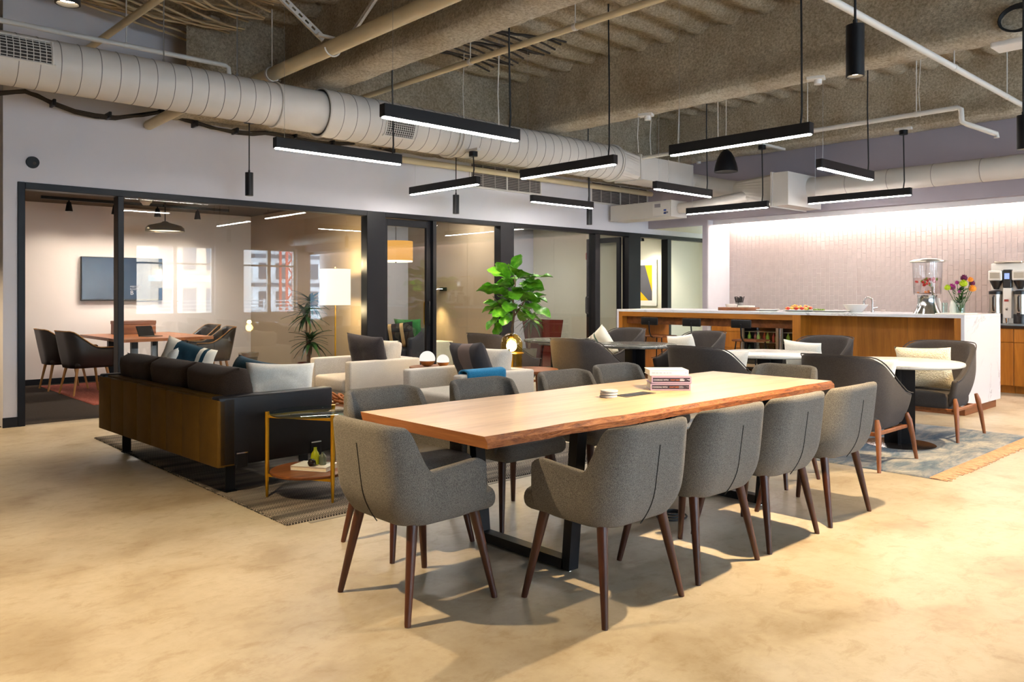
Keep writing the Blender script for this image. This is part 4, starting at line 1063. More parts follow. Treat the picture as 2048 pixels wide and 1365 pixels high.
def on_z(px, py, z):
    d = ray(px); tt = 1585*(1.35-z)/(py-589); return Vector((d.x*tt, d.y*tt, z))
vase('lime green bud vase on the flat white book', on_z(630.5, 929, .217), [(0, 0), (.026, 0), (.030, .015), (.030, .05), (.024, .075), (.013, .09), (.010, .105), (.0115, .112), (.008, .112), (.007, .1), (0, .09)], 'lime')
vase('sage grey bud vase next to the lime one', on_z(645.5, 930, .217), [(0, 0), (.022, 0), (.0245, .01), (.024, .05), (.017, .066), (.008, .074), (.009, .082), (.006, .082), (0, .07)], 'sage')
vase('small round dark brown vase in front of the lime one', on_z(623.5, 933, .217), [(0, 0), (.018, .001), (.026, .014), (.027, .026), (.020, .042), (.008, .048), (.006, .045), (0, .03)], 'dark_glaze')

# ------------------------------------------------------------------ pale armchairs
def armchair(loc, label, w):
    t = thing('armchair', label, 'armchair', loc, R(90), 'oatmeal lounge armchairs'); hw = w/2; Dp = .93
    # local +y = facing
    for x0, x1 in ((-hw, -hw+.115), (hw-.115, hw)):
        bm = BM(); box(bm, x0, x1, -Dp/2, Dp/2, .12, .62, .022, 3); obj('arm', bm, 'linen', t, 2)
    bm = BM(); box(bm, -hw+.115, hw-.115, -Dp/2, -Dp/2+.14, .12, .62, .022, 3); obj('back_frame', bm, 'linen', t, 2)
    bm = BM(); box(bm, -hw+.115, hw-.115, -Dp/2+.14, Dp/2-.03, .12, .27, .012, 2); obj('seat_base', bm, 'linen', t, 2)
    bm = BM(); box(bm, -hw+.118, hw-.118, -Dp/2+.14, Dp/2+.01, .27, .425, .04, 4)
    for v in bm.verts: v.co.z += .015*(1-(v.co.x/hw)**2) if v.co.z > .36 else 0
    obj('seat_cushion', bm, 'linen', t, 2)
    o = obj('back_cushion', pillow_bm(w-.24, .42, .22, 5, 18, .008, .6), 'linen', t, 2); o.matrix_local = Matrix.Translation((0, -Dp/2+.245, .615)) @ Matrix.Rotation(R(10), 4, 'X')
    bm = BM()
    for z in (-.17, .17): tube(bm, [((w-.25)/2*(1-.03), y, .0) for y in (-.04, .04)], .002, 4)
    for x in (-hw+.06, hw-.06):
        for y in (-Dp/2+.06, Dp/2-.06):
            bm2 = BM(); box(bm2, x-.02, x+.02, y-.02, y+.02, .012, .12, .004, 1); obj('leg', bm2, 'walnut', t)
    bm.free(); return t
AX = 4.965
armchair((AX, 7.86, 0), 'oatmeal armchair nearer the glass wall, with a charcoal cushion', .88)
armchair((AX-.02, 5.97, 0), 'oatmeal armchair with a blue throw over its arm', .90)
pillow('plain charcoal cushion on the oatmeal armchair near the glass wall', 'pillow_grey', Vector((4.98, 7.72, .43)), R(90+12), R(-18), .56, .50, .16, R(-4), 3)
pillow('banded grey cushion on the oatmeal armchair with the throw', 'pillow_banded', Vector((5.0, 5.86, .43)), R(90-6), R(-20), .58, .50, .17, R(3), 5)
# throw folded over the near arm
bm = BM(); yo = 5.52; xs = (4.56, 5.02)
def thr(u, v):
    x = xs[0] + (xs[1]-xs[0])*v + .006*noise.noise((u*6, v*4, 3)); q2 = u*2-1; hwid = .078
    if q2 < -.35: return Vector((x, yo-.012 + .004*noise.noise((u*8, v*5, 0)) - .002, .62 - (-.35-q2)*.42))
    if q2 > .35: return Vector((x, yo+.127 + .004*noise.noise((u*8, v*5, 1)), .62 - (q2-.35)*.30))
    a = (q2+.35)/.7*PI; return Vector((x, yo+.0575 - .0695*math.cos(a), .62 + .032*math.sin(a) + .012))
sheet(bm, thr, 36, 20, -.016)
tag(obj('throw_blanket', bm, 'blue_throw', None, 2), 'blue wool throw folded over the near arm of an oatmeal armchair', 'blanket')

# ------------------------------------------------------------------ small tables and lamps of the lounge
def round_side_table(label, x, y, r, h, m='walnut_flat', legs=3, name='side_table', cat='side table'):
    t = thing(name, label, cat, (x, y, 0))
    bm = BM(); lathe(bm, [(0, h-.03), (r-.015, h-.03), (r, h-.012), (r, h-.004), (r-.004, h), (0, h)], (0, 0, 0), 48); obj('tabletop', bm, m, t, True)
    for k in range(legs):
        a = 2*PI*k/legs + .4; bm = BM(); tube(bm, [(r*.82*math.cos(a), r*.82*math.sin(a), .012), (r*.6*math.cos(a), r*.6*math.sin(a), h-.03)], [.011, .018], 10); obj('leg', bm, m, t, True)
    return t
round_side_table('round walnut table between the two oatmeal armchairs', 5.24, 6.91, .27, .565)
round_side_table('round walnut table behind the armchair, carrying the amber lamp', 5.83, 6.02, .30, .56)
round_side_table('low round walnut coffee table before the dark sofa', 3.55, 6.27, .50, .385, legs=4, name='coffee_table', cat='coffee table')
for x, y, r, lab in ((5.165, 6.935, .086, 'larger globe lamp with a wooden lower half on the walnut table'), (5.275, 6.80, .068, 'smaller globe lamp with a wooden lower half on the walnut table')):
    t = thing('globe_lamp', lab, 'lamp', (x, y, .565), 0, 'globe lamps between the armchairs')
    n = 14; zc = r*.97
    bm = BM(); lathe(bm, [(0, .0)] + [(r*math.sin(PI*i/n), zc - r*math.cos(PI*i/n)) for i in range(2, 7)] + [(0, zc-r*math.cos(PI*6/n)+.001)], (0, 0, 0), 28); obj('wood_base', bm, 'pale_wood', t, True)
    bm = BM(); lathe(bm, [(r*math.sin(PI*i/n), zc - r*math.cos(PI*i/n)) for i in range(6, n+1)], (0, 0, 0), 28); obj('globe', bm, 'globe', t, True)
t = thing('dome_lamp', 'amber glass dome lamp glowing behind the armchair', 'lamp', (5.74, 6.21, .56))
r = .118
bm = BM(); lathe(bm, [(0, 0), (r*.96, .0), (r*.96, .006), (.02, .008), (.018, .155), (r*.96+.02, .158), (r*.96+.02, .168), (0, .168)], (0, 0, 0), 40); obj('brass_base', bm, 'brass', t, True)
bm = BM(); lathe(bm, [(r*.96, .006), (r*.96, .158)], (0, 0, 0), 40); obj('glass_cylinder', bm, 'amber', t, True)
bm = BM(); lathe(bm, [(r, .168), (r, .26)] + [(r*math.cos(PI/2*i/10), .26+r*math.sin(PI/2*i/10)) for i in range(1, 11)], (0, 0, 0), 40); obj('glass_dome', bm, 'amber', t, True)
bm = BM(); sphere(bm, (0, 0, .238), .055, 1.1, 18, 12); obj('bulb', bm, 'bulb', t, True)
bm = BM(); cyl(bm, (0, 0, .168), (0, 0, .20), .018, None, 12); obj('socket', bm, 'brass', t, True)
lamp('bulb_light', 'POINT', (0, 0, .33), 18, (1, .72, .38), t, shadow_soft_size=.03)
# carved chain on the coffee table
c = on_z(676, 805, .40)
t = thing('carved_chain', 'heap of carved wooden chain links on the low coffee table', 'ornament', (c.x, c.y, .385))
for k, (dx, dy, z, rx, ry, rz) in enumerate(((-.05, .03, .030, 80, 10, 20), (.0, .0, .024, 15, 5, 60), (.05, -.03, .03, 85, 0, -40), (.09, -.06, .018, 5, 4, 10), (-.01, .05, .07, 60, 30, 0), (.045, .01, .055, 40, -20, 80), (-.06, .07, .085, 75, 10, 50), (.12, -.03, .03, 88, 0, 60))):
    bm = BM(); tube(bm, [(.045*math.cos(2*PI*i/18)*(1.2), .032*math.sin(2*PI*i/18), 0) for i in range(18)], .0125, 8, closed=True)
    o = obj('chain_link', bm, 'bead', t, True); o.matrix_local = Matrix.Translation((dx, dy, z)) @ (Matrix.Rotation(R(rz), 4, 'Z') @ Matrix.Rotation(R(rx*.6), 4, 'X') @ Matrix.Rotation(R(ry), 4, 'Y'))

# ------------------------------------------------------------------ round tables with tub chairs
def cafe_table(x, y, r, m, label, group):
    t = thing('round_table', label, 'table', (x, y, 0), 0, group)
    bm = BM(); lathe(bm, [(0, .715), (r-.02, .715), (r-.004, .722), (r, .732), (r-.003, .745), (r-.012, .75), (0, .75)], (0, 0, 0), 72); obj('tabletop', bm, m, t, True)
    bm = BM(); lathe(bm, [(0, .0), (.29, .0), (.295, .004), (.295, .010), (.285, .013), (0, .014)], (0, 0, .0), 56); obj('base_plate', bm, 'steel' if 0 else 'counter_dark', t, True)
    for a in (0, 90):
        bm = BM(); box(bm, -.125, .125, -.012, .012, .014, .705); o = obj('column_fin', bm, 'black', t); o.rotation_euler = (0, 0, R(a+20))
    bm = BM(); cyl(bm, (0, 0, .703), (0, 0, .716), .2, None, 32); obj('top_plate', bm, 'black', t, True); return t
cafe_table(7.39, 2.86, .52, 'marble_table', 'round white marble table nearest the long table', 'white marble round tables')
cafe_table(7.52, 4.20, .50, 'marble_table', 'round white marble table second from the right', 'white marble round tables')
cafe_table(7.61, 6.03, .50, 'granite', 'round grey granite table third from the right', 'grey granite round tables')
cafe_table(7.65, 7.33, .48, 'granite', 'round grey granite table nearest the glass wall', 'grey granite round tables')
lc = lounge_chair()
lsp = [((6.455, 2.86), -90, 'charcoal tub chair between the long table and the near marble table'),
       ((8.17, 2.87), 90, 'charcoal tub chair with a cream knitted cushion by the island end'),
       ((6.50, 4.22), -90, 'charcoal tub chair with its back to us at the second marble table'),
       ((8.24, 4.10), 84, 'charcoal tub chair with a white cushion before the oak island panel'),
       ((6.57, 5.85), -84, 'charcoal tub chair with its back to us at the third round table'),
       ((8.35, 5.75), 82, 'charcoal tub chair before the open knee space of the island'),
       ((6.62, 7.32), -90, 'charcoal tub chair behind the amber dome lamp'),
       ((8.42, 7.05), 84, 'charcoal tub chair with a striped cushion by the third room')]
for i, ((x, y), rz, lab) in enumerate(lsp):
    if i == 0: lc.location = (x, y, 0.0); lc.rotation_euler = (0, 0, R(rz)); lc['label'] = lab
    else: dup(lc, (x, y, .008 if 2.2 < y < 4.9 and x > 6.6 else 0), R(rz), lab)
pillow('cream knitted cushion on the tub chair by the island end', 'knit', Vector((8.14, 2.90, .445)), R(90), R(-14), .52, .42, .15, R(2), 11, .01)
pillow('white cushion on the tub chair before the oak island panel', 'pillow_white', Vector((8.22, 4.16, .445)), R(84), R(-14), .46, .42, .13, R(-3), 12, .008)
pillow('pale cushion on the tub chair before the open knee space', 'pillow_white', Vector((8.33, 5.80, .445)), R(82), R(-14), .44, .42, .13, R(6), 13, .008)
pillow('ivory cushion with thin stripes on the tub chair by the third room', 'pillow_stripe', Vector((8.30, 7.10, .445)), R(84), R(-16), .48, .44, .14, R(30), 14, .008)
pillow('white cushion on the tub chair nearest the long table', 'pillow_white', Vector((6.52, 2.80, .445)), R(-90), R(-14), .46, .40, .13, R(0), 15, .008)
pillow('white cushion on the tub chair at the second marble table', 'pillow_white', Vector((6.57, 4.16, .445)), R(-90), R(-14), .46, .40, .13, R(0), 16, .008)

# ================================================================== KITCHEN
IX0, IX1, IY0, IY1, IZ = 9.58, 10.84, 3.02, 7.95, 1.12
t = thing('kitchen_island', 'long oak island with white marble waterfall top', 'kitchen island', (IX0, IY0, 0))
def P(name, a, m, bev=0, parent=None):
    bm = BM(); box(bm, a[0]-IX0, a[1]-IX0, a[2]-IY0, a[3]-IY0, a[4], a[5], bev, 1); return obj(name, bm, m, parent or t)
P('countertop', (IX0, IX1, IY0, IY1, IZ-.036, IZ), 'marble', .002)
P('end_panel', (IX0, IX1, IY0, IY0+.036, .09, IZ-.036), 'marble', .002)
P('end_panel', (IX0, IX1, IY1-.036, IY1, .09, IZ-.036), 'marble', .002)
P('toe_kick', (IX0+.08, IX1-.1, IY0+.02, 5.0, 0, .09), 'walnut_flat')
P('jamb', (IX0+.004, IX0+.30, IY0+.036, IY0+.105, .09, IZ-.036), 'oak_panel')
ys = [IY0+.105 + (4.93-IY0-.105)*k/3 for k in range(4)]
for a, b in zip(ys, ys[1:]): P('front_panel', (9.86, 9.885, a+.0015, b-.0015, .09, IZ-.036), 'oak_panel')
P('divider', (IX0+.004, IX1-.05, 4.93, 5.04, .0, IZ-.036), 'oak_panel')
P('apron_rail', (IX0+.004, IX0+.05, 5.04, IY1-.105, IZ-.105, IZ-.036), 'oak_rail')
P('apron_box', (IX0+.12, IX1-.05, 5.04, IY1-.105, .90, IZ-.036), 'walnut_flat')
P('jamb', (IX0+.004, IX1-.05, IY1-.105, IY1-.036, .0, IZ-.036), 'oak_panel')
P('cabinet_body', (9.885, IX1-.04, IY0+.036, 4.93, .09, IZ-.036), 'oak_panel')
def bar_stool():
    t = thing('bar_stool', '', 'bar stool', (0, 0, 0), 0, 'black bar stools at the island')
    bm = BM(); box(bm, -.19, .19, -.17, .19, .715, .74, .012, 2); obj('seat', bm, 'walnut_flat', t, 1)
    for sx in (-1, 1):
        for sy in (-1, 1): bm = BM(); tube(bm, [(sx*.21, sy*.20, 0), (sx*.14, sy*.13, .715)], .009, 8); obj('leg', bm, 'black', t, True)
    bm = BM(); tube(bm, [(.19*c, .18*s, .25) for c, s in ((1, 1), (-1, 1), (-1, -1), (1, -1))], .007, 6, closed=True); obj('foot_ring', bm, 'black', t)
    bm = BM(); tube(bm, [(0, -.12, .71), (0, -.20, .73), (0, -.235, .80), (0, -.25, .95)], .010, 8); obj('back_post', bm, 'black', t, True)
    bm = BM(); box(bm, -.15, .15, -.262, -.245, .90, 1.01, .03, 3)
    for v in bm.verts: v.co.y += .8*v.co.x**2
    obj('backrest', bm, 'black', t, 1); return t
bs = bar_stool()
for i, (y, lab) in enumerate(((5.66, 'black bar stool nearest the oak divider of the island'), (6.44, 'black bar stool in the middle of the island knee space'), (7.17, 'black bar stool at the far end of the island'))):
    if i == 0: bs.location = (9.62, y, 0); bs.rotation_euler = (0, 0, R(-90)); bs['label'] = lab
    else: dup(bs, (9.62, y, 0), R(-90), lab)
# back run inside the niche
CX0, CX1 = 12.27, 12.885
bm = BM(); box(bm, CX0-.02, CX1+.003, -4.0, 8.015, .885, .92, .002, 1); tag(obj('worktop', bm, 'counter_dark'), 'dark stone worktop along the tiled niche', 'worktop')
def base_unit(y0, y1, label, fronts):
    t = thing('base_cabinet', label, 'cabinet', (CX0, y0, 0), 0, 'oak base cabinets under the tiled niche')
    bm = BM(); box(bm, .02, CX1-CX0, .002, y1-y0-.002, .10, .884); box(bm, .08, .4, 0.002, y1-y0-.002, 0, .10); obj('carcass', bm, 'oak_panel', t)
    for nm, a, b, z0, z1 in fronts:
        bm = BM(); box(bm, -.002, .02, a+.004, b-.004, z0, z1, .002, 1); f = obj(nm, bm, 'oak_panel', t)
def std(w): return [('drawer', 0, w, .70, .878), ('door', 0, w, .11, .692)]
base_unit(7.42, 8.0, 'oak drawer cabinet at the left end of the back run', [('drawer', 0, .58, .70, .878), ('drawer', 0, .58, .42, .692), ('drawer', 0, .58, .11, .412)])
ys = [5.95, 5.25, 4.6, 3.96, 3.26, 2.6, 1.95, 1.3]
for i, (b, a) in enumerate(zip(ys, ys[1:])): base_unit(a, b, ('oak cabinet hidden behind the island, %s from the fridges' % ('first second third fourth'.split()[i])) if i < 3 else ('oak cabinet below the coffee brewer' if i in (3,) else 'oak cabinet at the right edge of the photo, right of the brewer' if i == 4 else 'oak cabinet %s places past the right edge of the photo' % ('one two three'.split()[i-5])), std(b-a))
for y0, y1, lab in ((6.70, 7.40, 'glass door drinks fridge below the worktop, left of the two'), (5.97, 6.68, 'glass door drinks fridge below the worktop, beside the oak divider')):
    t = thing('drinks_fridge', lab, 'fridge', (CX0, y0, 0), 0, 'drinks fridges under the worktop'); w = y1-y0
    bm = BM(); box(bm, .55, .61, .0, w, .08, .88); box(bm, .04, .61, 0, .02, .08, .88); box(bm, .04, .61, w-.02, w, .08, .88); box(bm, .04, .61, 0, w, .86, .88); box(bm, .04, .61, 0, w, .06, .12); obj('cabinet_body', bm, 'plastic_black', t)
    bm = BM(); box(bm, 0, .03, 0, .05, .1, .88); box(bm, 0, .03, w-.05, w, .1, .88); box(bm, 0, .03, .05, w-.05, .84, .88); box(bm, 0, .03, .05, w-.05, .1, .15); obj('door_frame', bm, 'steel', t)
    bm = BM(); box(bm, .012, .018, .05, w-.05, .15, .84); obj('door_glass', bm, 'glass', t)
    bm = BM(); cyl(bm, (-.035, w-.025, .2), (-.035, w-.025, .8), .010, None, 10); obj('door_handle', bm, 'chrome', t, True)
    for z in (.30, .52, .70): bm = BM(); box(bm, .06, .5, .02, w-.02, z, z+.008); obj('shelf', bm, 'steel', t)
    k = 0
    for z in (.308, .528):
        for j in range(7):
            bm = BM(); x, y = .12+.05*(j % 2), .09+j*(w-.18)/6; lathe(bm, [(0, 0), (.03, 0), (.031, .1), (.013, .14), (.013, .17), (0, .17)], (0, 0, 0), 12)
            o = obj('bottle', bm, ('bottle_dark', 'bottle_red', 'bottle_dark', 'fruit_green')[(j+k) % 4], None, True, 0, (CX0+x, y0+y, z)); tag(o, 'small bottle on the %s shelf of the %s drinks fridge' % ('lower' if z < .4 else 'middle', 'left' if y0 > 6.5 else 'right'), 'bottle', 'bottles in the drinks fridges'); k += 1
# LED strip in the niche
bm = BM(); box(bm, 12.80, 12.83, -4.0, 7.95, 2.715, 2.728); t = obj('cove_light', bm, 'cove'); tag(t, 'warm LED strip hidden at the top of the kitchen niche', 'light strip')
# coffee brewer
t = thing('coffee_brewer', 'twin coffee brewer with a blue display at the right edge', 'coffee machine', (12.45, 3.375, .92))
bm = BM(); box(bm, .02, .36, -.22, .22, .40, .86, .01, 2); box(bm, .02, .36, -.22, .22, 0, .03, .008, 1); box(bm, .18, .36, -.2, .2, .03, .42); obj('housing', bm, 'ceramic', t, 1)
bm = BM(); box(bm, -.02, .30, -.17, .17, .86, .89, .01, 1); obj('top_tray', bm, 'steel', t)
bm = BM(); box(bm, -.06, .03, -.05, .05, .52, .77, .008, 1); c = obj('control_panel', bm, 'plastic_black', t)
bm = BM(); box(bm, -.063, -.059, -.03, .03, .64, .72); obj('display', bm, 'blue_display', c)
bm = BM(); box(bm, -.05, .04, -.052, .052, .10, .52, .006, 1); c = obj('hot_water_column', bm, 'ceramic', t)
bm = BM(); box(bm, -.075, -.05, -.02, .03, .33, .36, .004, 1); obj('tap_handle', bm, 'red_sign', c)
bm = BM(); cyl(bm, (-.07, 0, .22), (-.02, 0, .25), .014, None, 10); cyl(bm, (-.06, 0, .03), (-.06, 0, .10), .012, .02, 10); obj('tap', bm, 'chrome', c, True)
for s in (-1, 1):
    bm = BM(); box(bm, -.07, .05, s*.145-.085, s*.145+.085, .62, .76, .01, 1); h = obj('brew_head', bm, 'ceramic', t)
    bm = BM(); box(bm, -.074, -.069, s*.145-.06, s*.145+.06, .65, .73); obj('head_window', bm, 'steel', h)
    bm = BM(); lathe(bm, [(.03, .50), (.075, .60), (.08, .62)], (-.005, s*.145, 0), 20); obj('brew_basket', bm, 'plastic_black', h, True)
    v = thing('coffee_server', 'steel and black coffee server on the %s side of the brewer' % ('right' if s < 0 else 'left'), 'coffee server', (12.44, 3.375+s*.152, .95), 0, 'coffee servers under the brewer')
    bm = BM(); lathe(bm, [(0, 0), (.085, 0), (.085, .12), (.082, .13)], (0, 0, 0), 28); obj('base', bm, 'plastic_black', v, True)
    bm = BM(); lathe(bm, [(.08, .13), (.08, .40)], (0, 0, 0), 28); obj('vessel', bm, 'steel', v, True)
    bm = BM(); lathe(bm, [(.083, .40), (.083, .44), (.05, .455), (0, .455)], (0, 0, 0), 28); obj('lid', bm, 'plastic_black', v, True)
    bm = BM(); tube(bm, [(-.082, 0, .38), (-.11, 0, .36), (-.11, 0, .20), (-.082, 0, .17)], .012, 8); box(bm, -.105, -.075, -.02, .02, .10, .15); obj('spigot', bm, 'plastic_black', v, True)
    bm = BM(); cyl(bm, (-.093, 0, .22), (-.093, 0, .38), .008, None, 8); obj('sight_glass', bm, 'chrome', v, True)
# drinks dispenser
dp = Vector((10.1, 3.59, IZ))
t = thing('drink_dispenser', 'clear drink dispenser of fruit water on a steel foot', 'drink dispenser', dp)
bm = BM(); lathe(bm, [(.155, 0), (.15, .01), (.125, .06), (.108, .13), (.105, .19), (.112, .22), (0, .222)], (0, 0, 0), 40); obj('foot', bm, 'chrome', t, True)
bm = BM(); lathe(bm, [(0, .225), (.14, .225), (.15, .24), (.163, .62), (.159, .62), (.146, .245), (0, .232)], (0, 0, 0), 40); obj('jar', bm, 'acrylic', t, True)
bm = BM(); lathe(bm, [(0, .234), (.143, .236), (.152, .425), (0, .425)], (0, 0, 0), 36); obj('water', bm, 'water', t, True)
bm = BM(); lathe(bm, [(.19, .615), (.188, .628), (.15, .645), (.05, .66), (0, .662)], (0, 0, 0), 40); lathe(bm, [(.19, .615), (0, .62)], (0, 0, 0), 40); obj('lid', bm, 'steel', t, True)
bm = BM(); a = -PI*.80; dx, dy = math.cos(a), math.sin(a); tube(bm, [(.12*dx, .12*dy, .255), (.19*dx, .19*dy, .255), (.20*dx, .20*dy, .22)], .012, 8); cyl(bm, (.185*dx, .185*dy, .26), (.185*dx, .185*dy, .32), .010, .016, 8); obj('spigot', bm, 'chrome', t, True)
rr = random.Random(21)
for k in range(26):
    a = rr.uniform(0, 2*PI); rd = rr.uniform(.02, .125); z = .375 + rr.uniform(-.035, .045); mm = 'fruit_green' if (k % 4 == 0) else 'fruit_red'
    if k > 20: z = .25 + rr.uniform(0, .015); mm = 'fruit_orange'
    bm = BM(); sphere(bm, (0, 0, 0), rr.uniform(.014, .024), .55, 8, 6); o = obj('fruit_slice', bm, mm, None, True, 0, dp + Vector((rd*math.cos(a), rd*math.sin(a), z))); o.rotation_euler = (rr.uniform(0, 3), rr.uniform(0, 3), 0)
    tag(o, {'fruit_green': 'green mint sprig floating in the drink dispenser', 'fruit_red': 'red fruit slice floating in the drink dispenser', 'fruit_orange': 'orange fruit slice at the bottom of the drink dispenser'}[mm], 'fruit slice', {'fruit_green': 'mint sprigs in the dispenser', 'fruit_red': 'red fruit in the dispenser', 'fruit_orange': 'orange fruit in the dispenser'}[mm])
# flowers
vp = Vector((10.1, 3.225, IZ))
t = thing('flower_vase', 'clear glass vase on the island end, holding the flowers', 'vase', vp)
bm = BM(); lathe(bm, [(0, .0), (.045, 0), (.05, .01), (.045, .06), (.05, .13), (.062, .165), (.058, .165), (.046, .13), (.041, .06), (.044, .014), (0, .012)], (0, 0, 0), 28); obj('glass_body', bm, 'vase_glass', t, True)
bm = BM(); lathe(bm, [(0, .013), (.042, .015), (.040, .06), (.044, .11), (0, .11)], (0, 0, 0), 24); obj('water', bm, 'vase_glass', t, True)
fl = [(1895, 576, 'fl_lime', .040, 'lime'), (1904, 575, 'fl_magenta', .046, 'magenta'), (1928, 557, 'fl_purple', .044, 'dark magenta'), (1927, 568, 'fl_lime', .050, 'larger lime'), (1941, 560, 'fl_orange', .034, 'small orange'), (1944, 567, 'fl_purple', .038, 'purple'), (1945, 578, 'fl_orange', .046, 'larger orange'), (1914, 566, 'fl_magenta', .026, 'small pink'), (1919, 584, 'fl_magenta', .020, 'tiny pink')]
for k, (px, py, m, r, lab) in enumerate(fl):
    c = on_x(px, py, 10.04 + .05*((k*7) % 4)); st = Vector((vp.x+.01*math.cos(k*2.4), vp.y+.01*math.sin(k*2.4), IZ+.03))
    f = thing('flower', lab + ' flower in the glass vase', 'flower', c, 0, 'flowers in the glass vase')
    bm = BM()
    for j in range(46):
        z = 1-2*(j+.5)/46; a = j*2.399963; q2 = math.sqrt(max(0, 1-z*z)); d = Vector((q2*math.cos(a), q2*math.sin(a), z*.8+.1))
        if d.z < -.5: continue
        u, w = frame_of(d); p0 = d*r*.6; p1 = d*r*1.18; p2 = d*r*.95
        vs = [bm.verts.new(p) for p in (p0-u*r*.12, p2-u*r*.2, p1, p2+u*r*.2, p0+u*r*.12)]; bm.faces.new(vs)
    sphere(bm, (0, 0, 0), r*.86, .85, 10, 7); obj('petals', bm, m, f)
    bm = BM(); m0 = (st-c).lerp(Vector((0, 0, 0)), .55) + Vector((0, 0, -.02)); tube(bm, [Vector((0, 0, -r*.3)), m0, st-c], .003, 5); obj('stem', bm, 'stem', f, True)
bm = BM(); rr = random.Random(4)
for k in range(150):
    a = rr.uniform(0, 2*PI); rd = rr.uniform(.0, .085); z = IZ + rr.uniform(.13, .31); rd *= .4 + (z-IZ)*2.6; c = Vector((vp.x+rd*math.cos(a), vp.y+rd*math.sin(a), z)); d = Vector((math.cos(a), math.sin(a), rr.uniform(-.2, .8))).normalized(); u, w = frame_of(d); L = .06
    bm.faces.new([bm.verts.new(c+q2) for q2 in (-d*L*.5, u*.013, d*L*.6, -u*.013)])
tag(obj('bouquet_foliage', bm, 'stem'), 'small green leaves between the flowers of the glass vase', 'foliage', None, 'stuff')
def simple(name, label, cat, loc, prof, m, seg=28, group=None):
    bm = BM(); lathe(bm, prof, (0, 0, 0), seg); return tag(obj(name, bm, m, None, True, 0, loc), label, cat, group)
simple('pitcher', 'slim white pitcher beside the glass flower vase', 'pitcher', (10.14, 3.315, IZ+.012), [(0, 0), (.04, 0), (.046, .05), (.036, .11), (.03, .14), (.034, .15), (.03, .15), (.026, .13), (0, .12)], 'ceramic')
simple('tumbler', 'clear tumbler beside the white pitcher', 'glass', (10.02, 3.37, IZ+.012), [(0, 0), (.03, 0), (.034, .12), (.031, .12), (.028, .006), (0, .006)], 'vase_glass')
simple('pink_bottle', 'pale pink bottle right of the drink dispenser', 'bottle', (10.25, 3.515, IZ), [(0, 0), (.03, 0), (.03, .12), (.015, .16), (.015, .185), (0, .185)], 'cover_white')
bm = BM(); box(bm, 9.86, 10.28, 3.10, 3.42, IZ, IZ+.012, .005, 2); tag(obj('serving_tray', bm, 'ceramic', None, 1), 'thin white tray under the vase and pitcher', 'tray')
simple('mixing_bowl', 'white bowl beside the island tap', 'bowl', (10.05, 4.43, IZ), [(0, 0), (.075, 0), (.085, .01), (.15, .095), (.153, .10), (.147, .098), (.08, .016), (0, .012)], 'ceramic', 40)
t = thing('island_tap', 'small chrome gooseneck tap on the island', 'tap', (10.25, 4.30, IZ))
bm = BM(); tube(bm, [(0, 0, 0), (0, 0, .13)] + [(0, .055-.055*math.cos(R(a)), .13+.06*math.sin(R(a))) for a in range(15, 181, 15)] + [(0, .11, .09)], .011, 10); obj('spout', bm, 'chrome', t, True)
bm = BM(); cyl(bm, (0, 0, 0), (0, 0, .02), .022, None, 16); cyl(bm, (0, -.01, .05), (.03, -.05, .06), .006, None, 8); obj('tap_base', bm, 'chrome', t, True)
def platter(label, loc, rx, ry):
    bm = BM(); lathe(bm, [(0, 0), (.7, 0), (1, .02), (.98, .023), (.7, .008), (0, .006)], (0, 0, 0), 40)
    for v in bm.verts: v.co.x *= rx; v.co.y *= ry
    return tag(obj('platter', bm, 'ceramic', None, True, 0, loc), label, 'platter', 'white platters on the island')
platter('white platter heaped with cut fruit', (10.0, 5.16, IZ), .15, .23)
platter('long white platter with a little green fruit next to the bowl', (9.95, 4.72, IZ), .12, .26)
platter('flat white plate beside the walnut board', (10.0, 5.62, IZ), .12, .17)
rr = random.Random(8); kinds = [('fruit_yellow', 'yellow melon piece'), ('fruit_red', 'red berry'), ('fruit_orange', 'orange fruit piece'), ('fruit_green', 'green grape')]
for k in range(54):
    a = rr.uniform(0, 2*PI); q2 = math.sqrt(rr.random()); m, lab = kinds[(0, 0, 2, 1, 0, 3, 2)[k % 7]]
    bm = BM(); sphere(bm, (0, 0, 0), rr.uniform(.018, .028), .8, 8, 6)
    o = obj('fruit_piece', bm, m, None, True, 0, (10.0+.11*q2*math.cos(a), 5.16+.19*q2*math.sin(a), IZ+.028+(1-q2)*.062*rr.random()+.012)); tag(o, lab + ' in the heap on the white platter', 'fruit', lab + ' heap on the fruit platter')
for k in range(12):
    bm = BM(); sphere(bm, (0, 0, 0), .02, .8, 8, 6); o = obj('fruit_piece', bm, 'fruit_green', None, True, 0, (9.95+rr.uniform(-.05, .05), 4.87+rr.uniform(-.07, .07), IZ+.026)); tag(o, 'green fruit piece on the long platter beside the bowl', 'fruit', 'green fruit on the long platter')
t = thing('serving_board', 'thick walnut serving board at the left of the island', 'board', (10.05, 6.10, IZ))
bm = BM(); box(bm, -.16, .16, -.24, .24, 0, .045, .006, 2); obj('block', bm, 'walnut_flat', t, 1)
simple('ramekin', 'low white dish on the walnut board', 'dish', (10.02, 6.20, IZ+.045), [(0, 0), (.075, 0), (.085, .045), (.08, .045), (.07, .008), (0, .008)], 'ceramic')
bm = BM(); box(bm, 9.95, 10.12, 5.88, 6.06, IZ+.046, IZ+.07, .008, 2); tag(obj('folded_napkins', bm, 'pillow_white', None, 1), 'folded white napkins on the walnut board', 'napkins')
t = thing('utensil_pot', 'grey pot packed with dark cutlery behind the board', 'pot', (10.36, 6.28, IZ))
bm = BM(); lathe(bm, [(0, 0), (.05, 0), (.056, .11), (.05, .11), (.046, .01), (0, .01)], (0, 0, 0), 24); obj('pot_body', bm, 'pot_grey', t, True)
bm = BM()
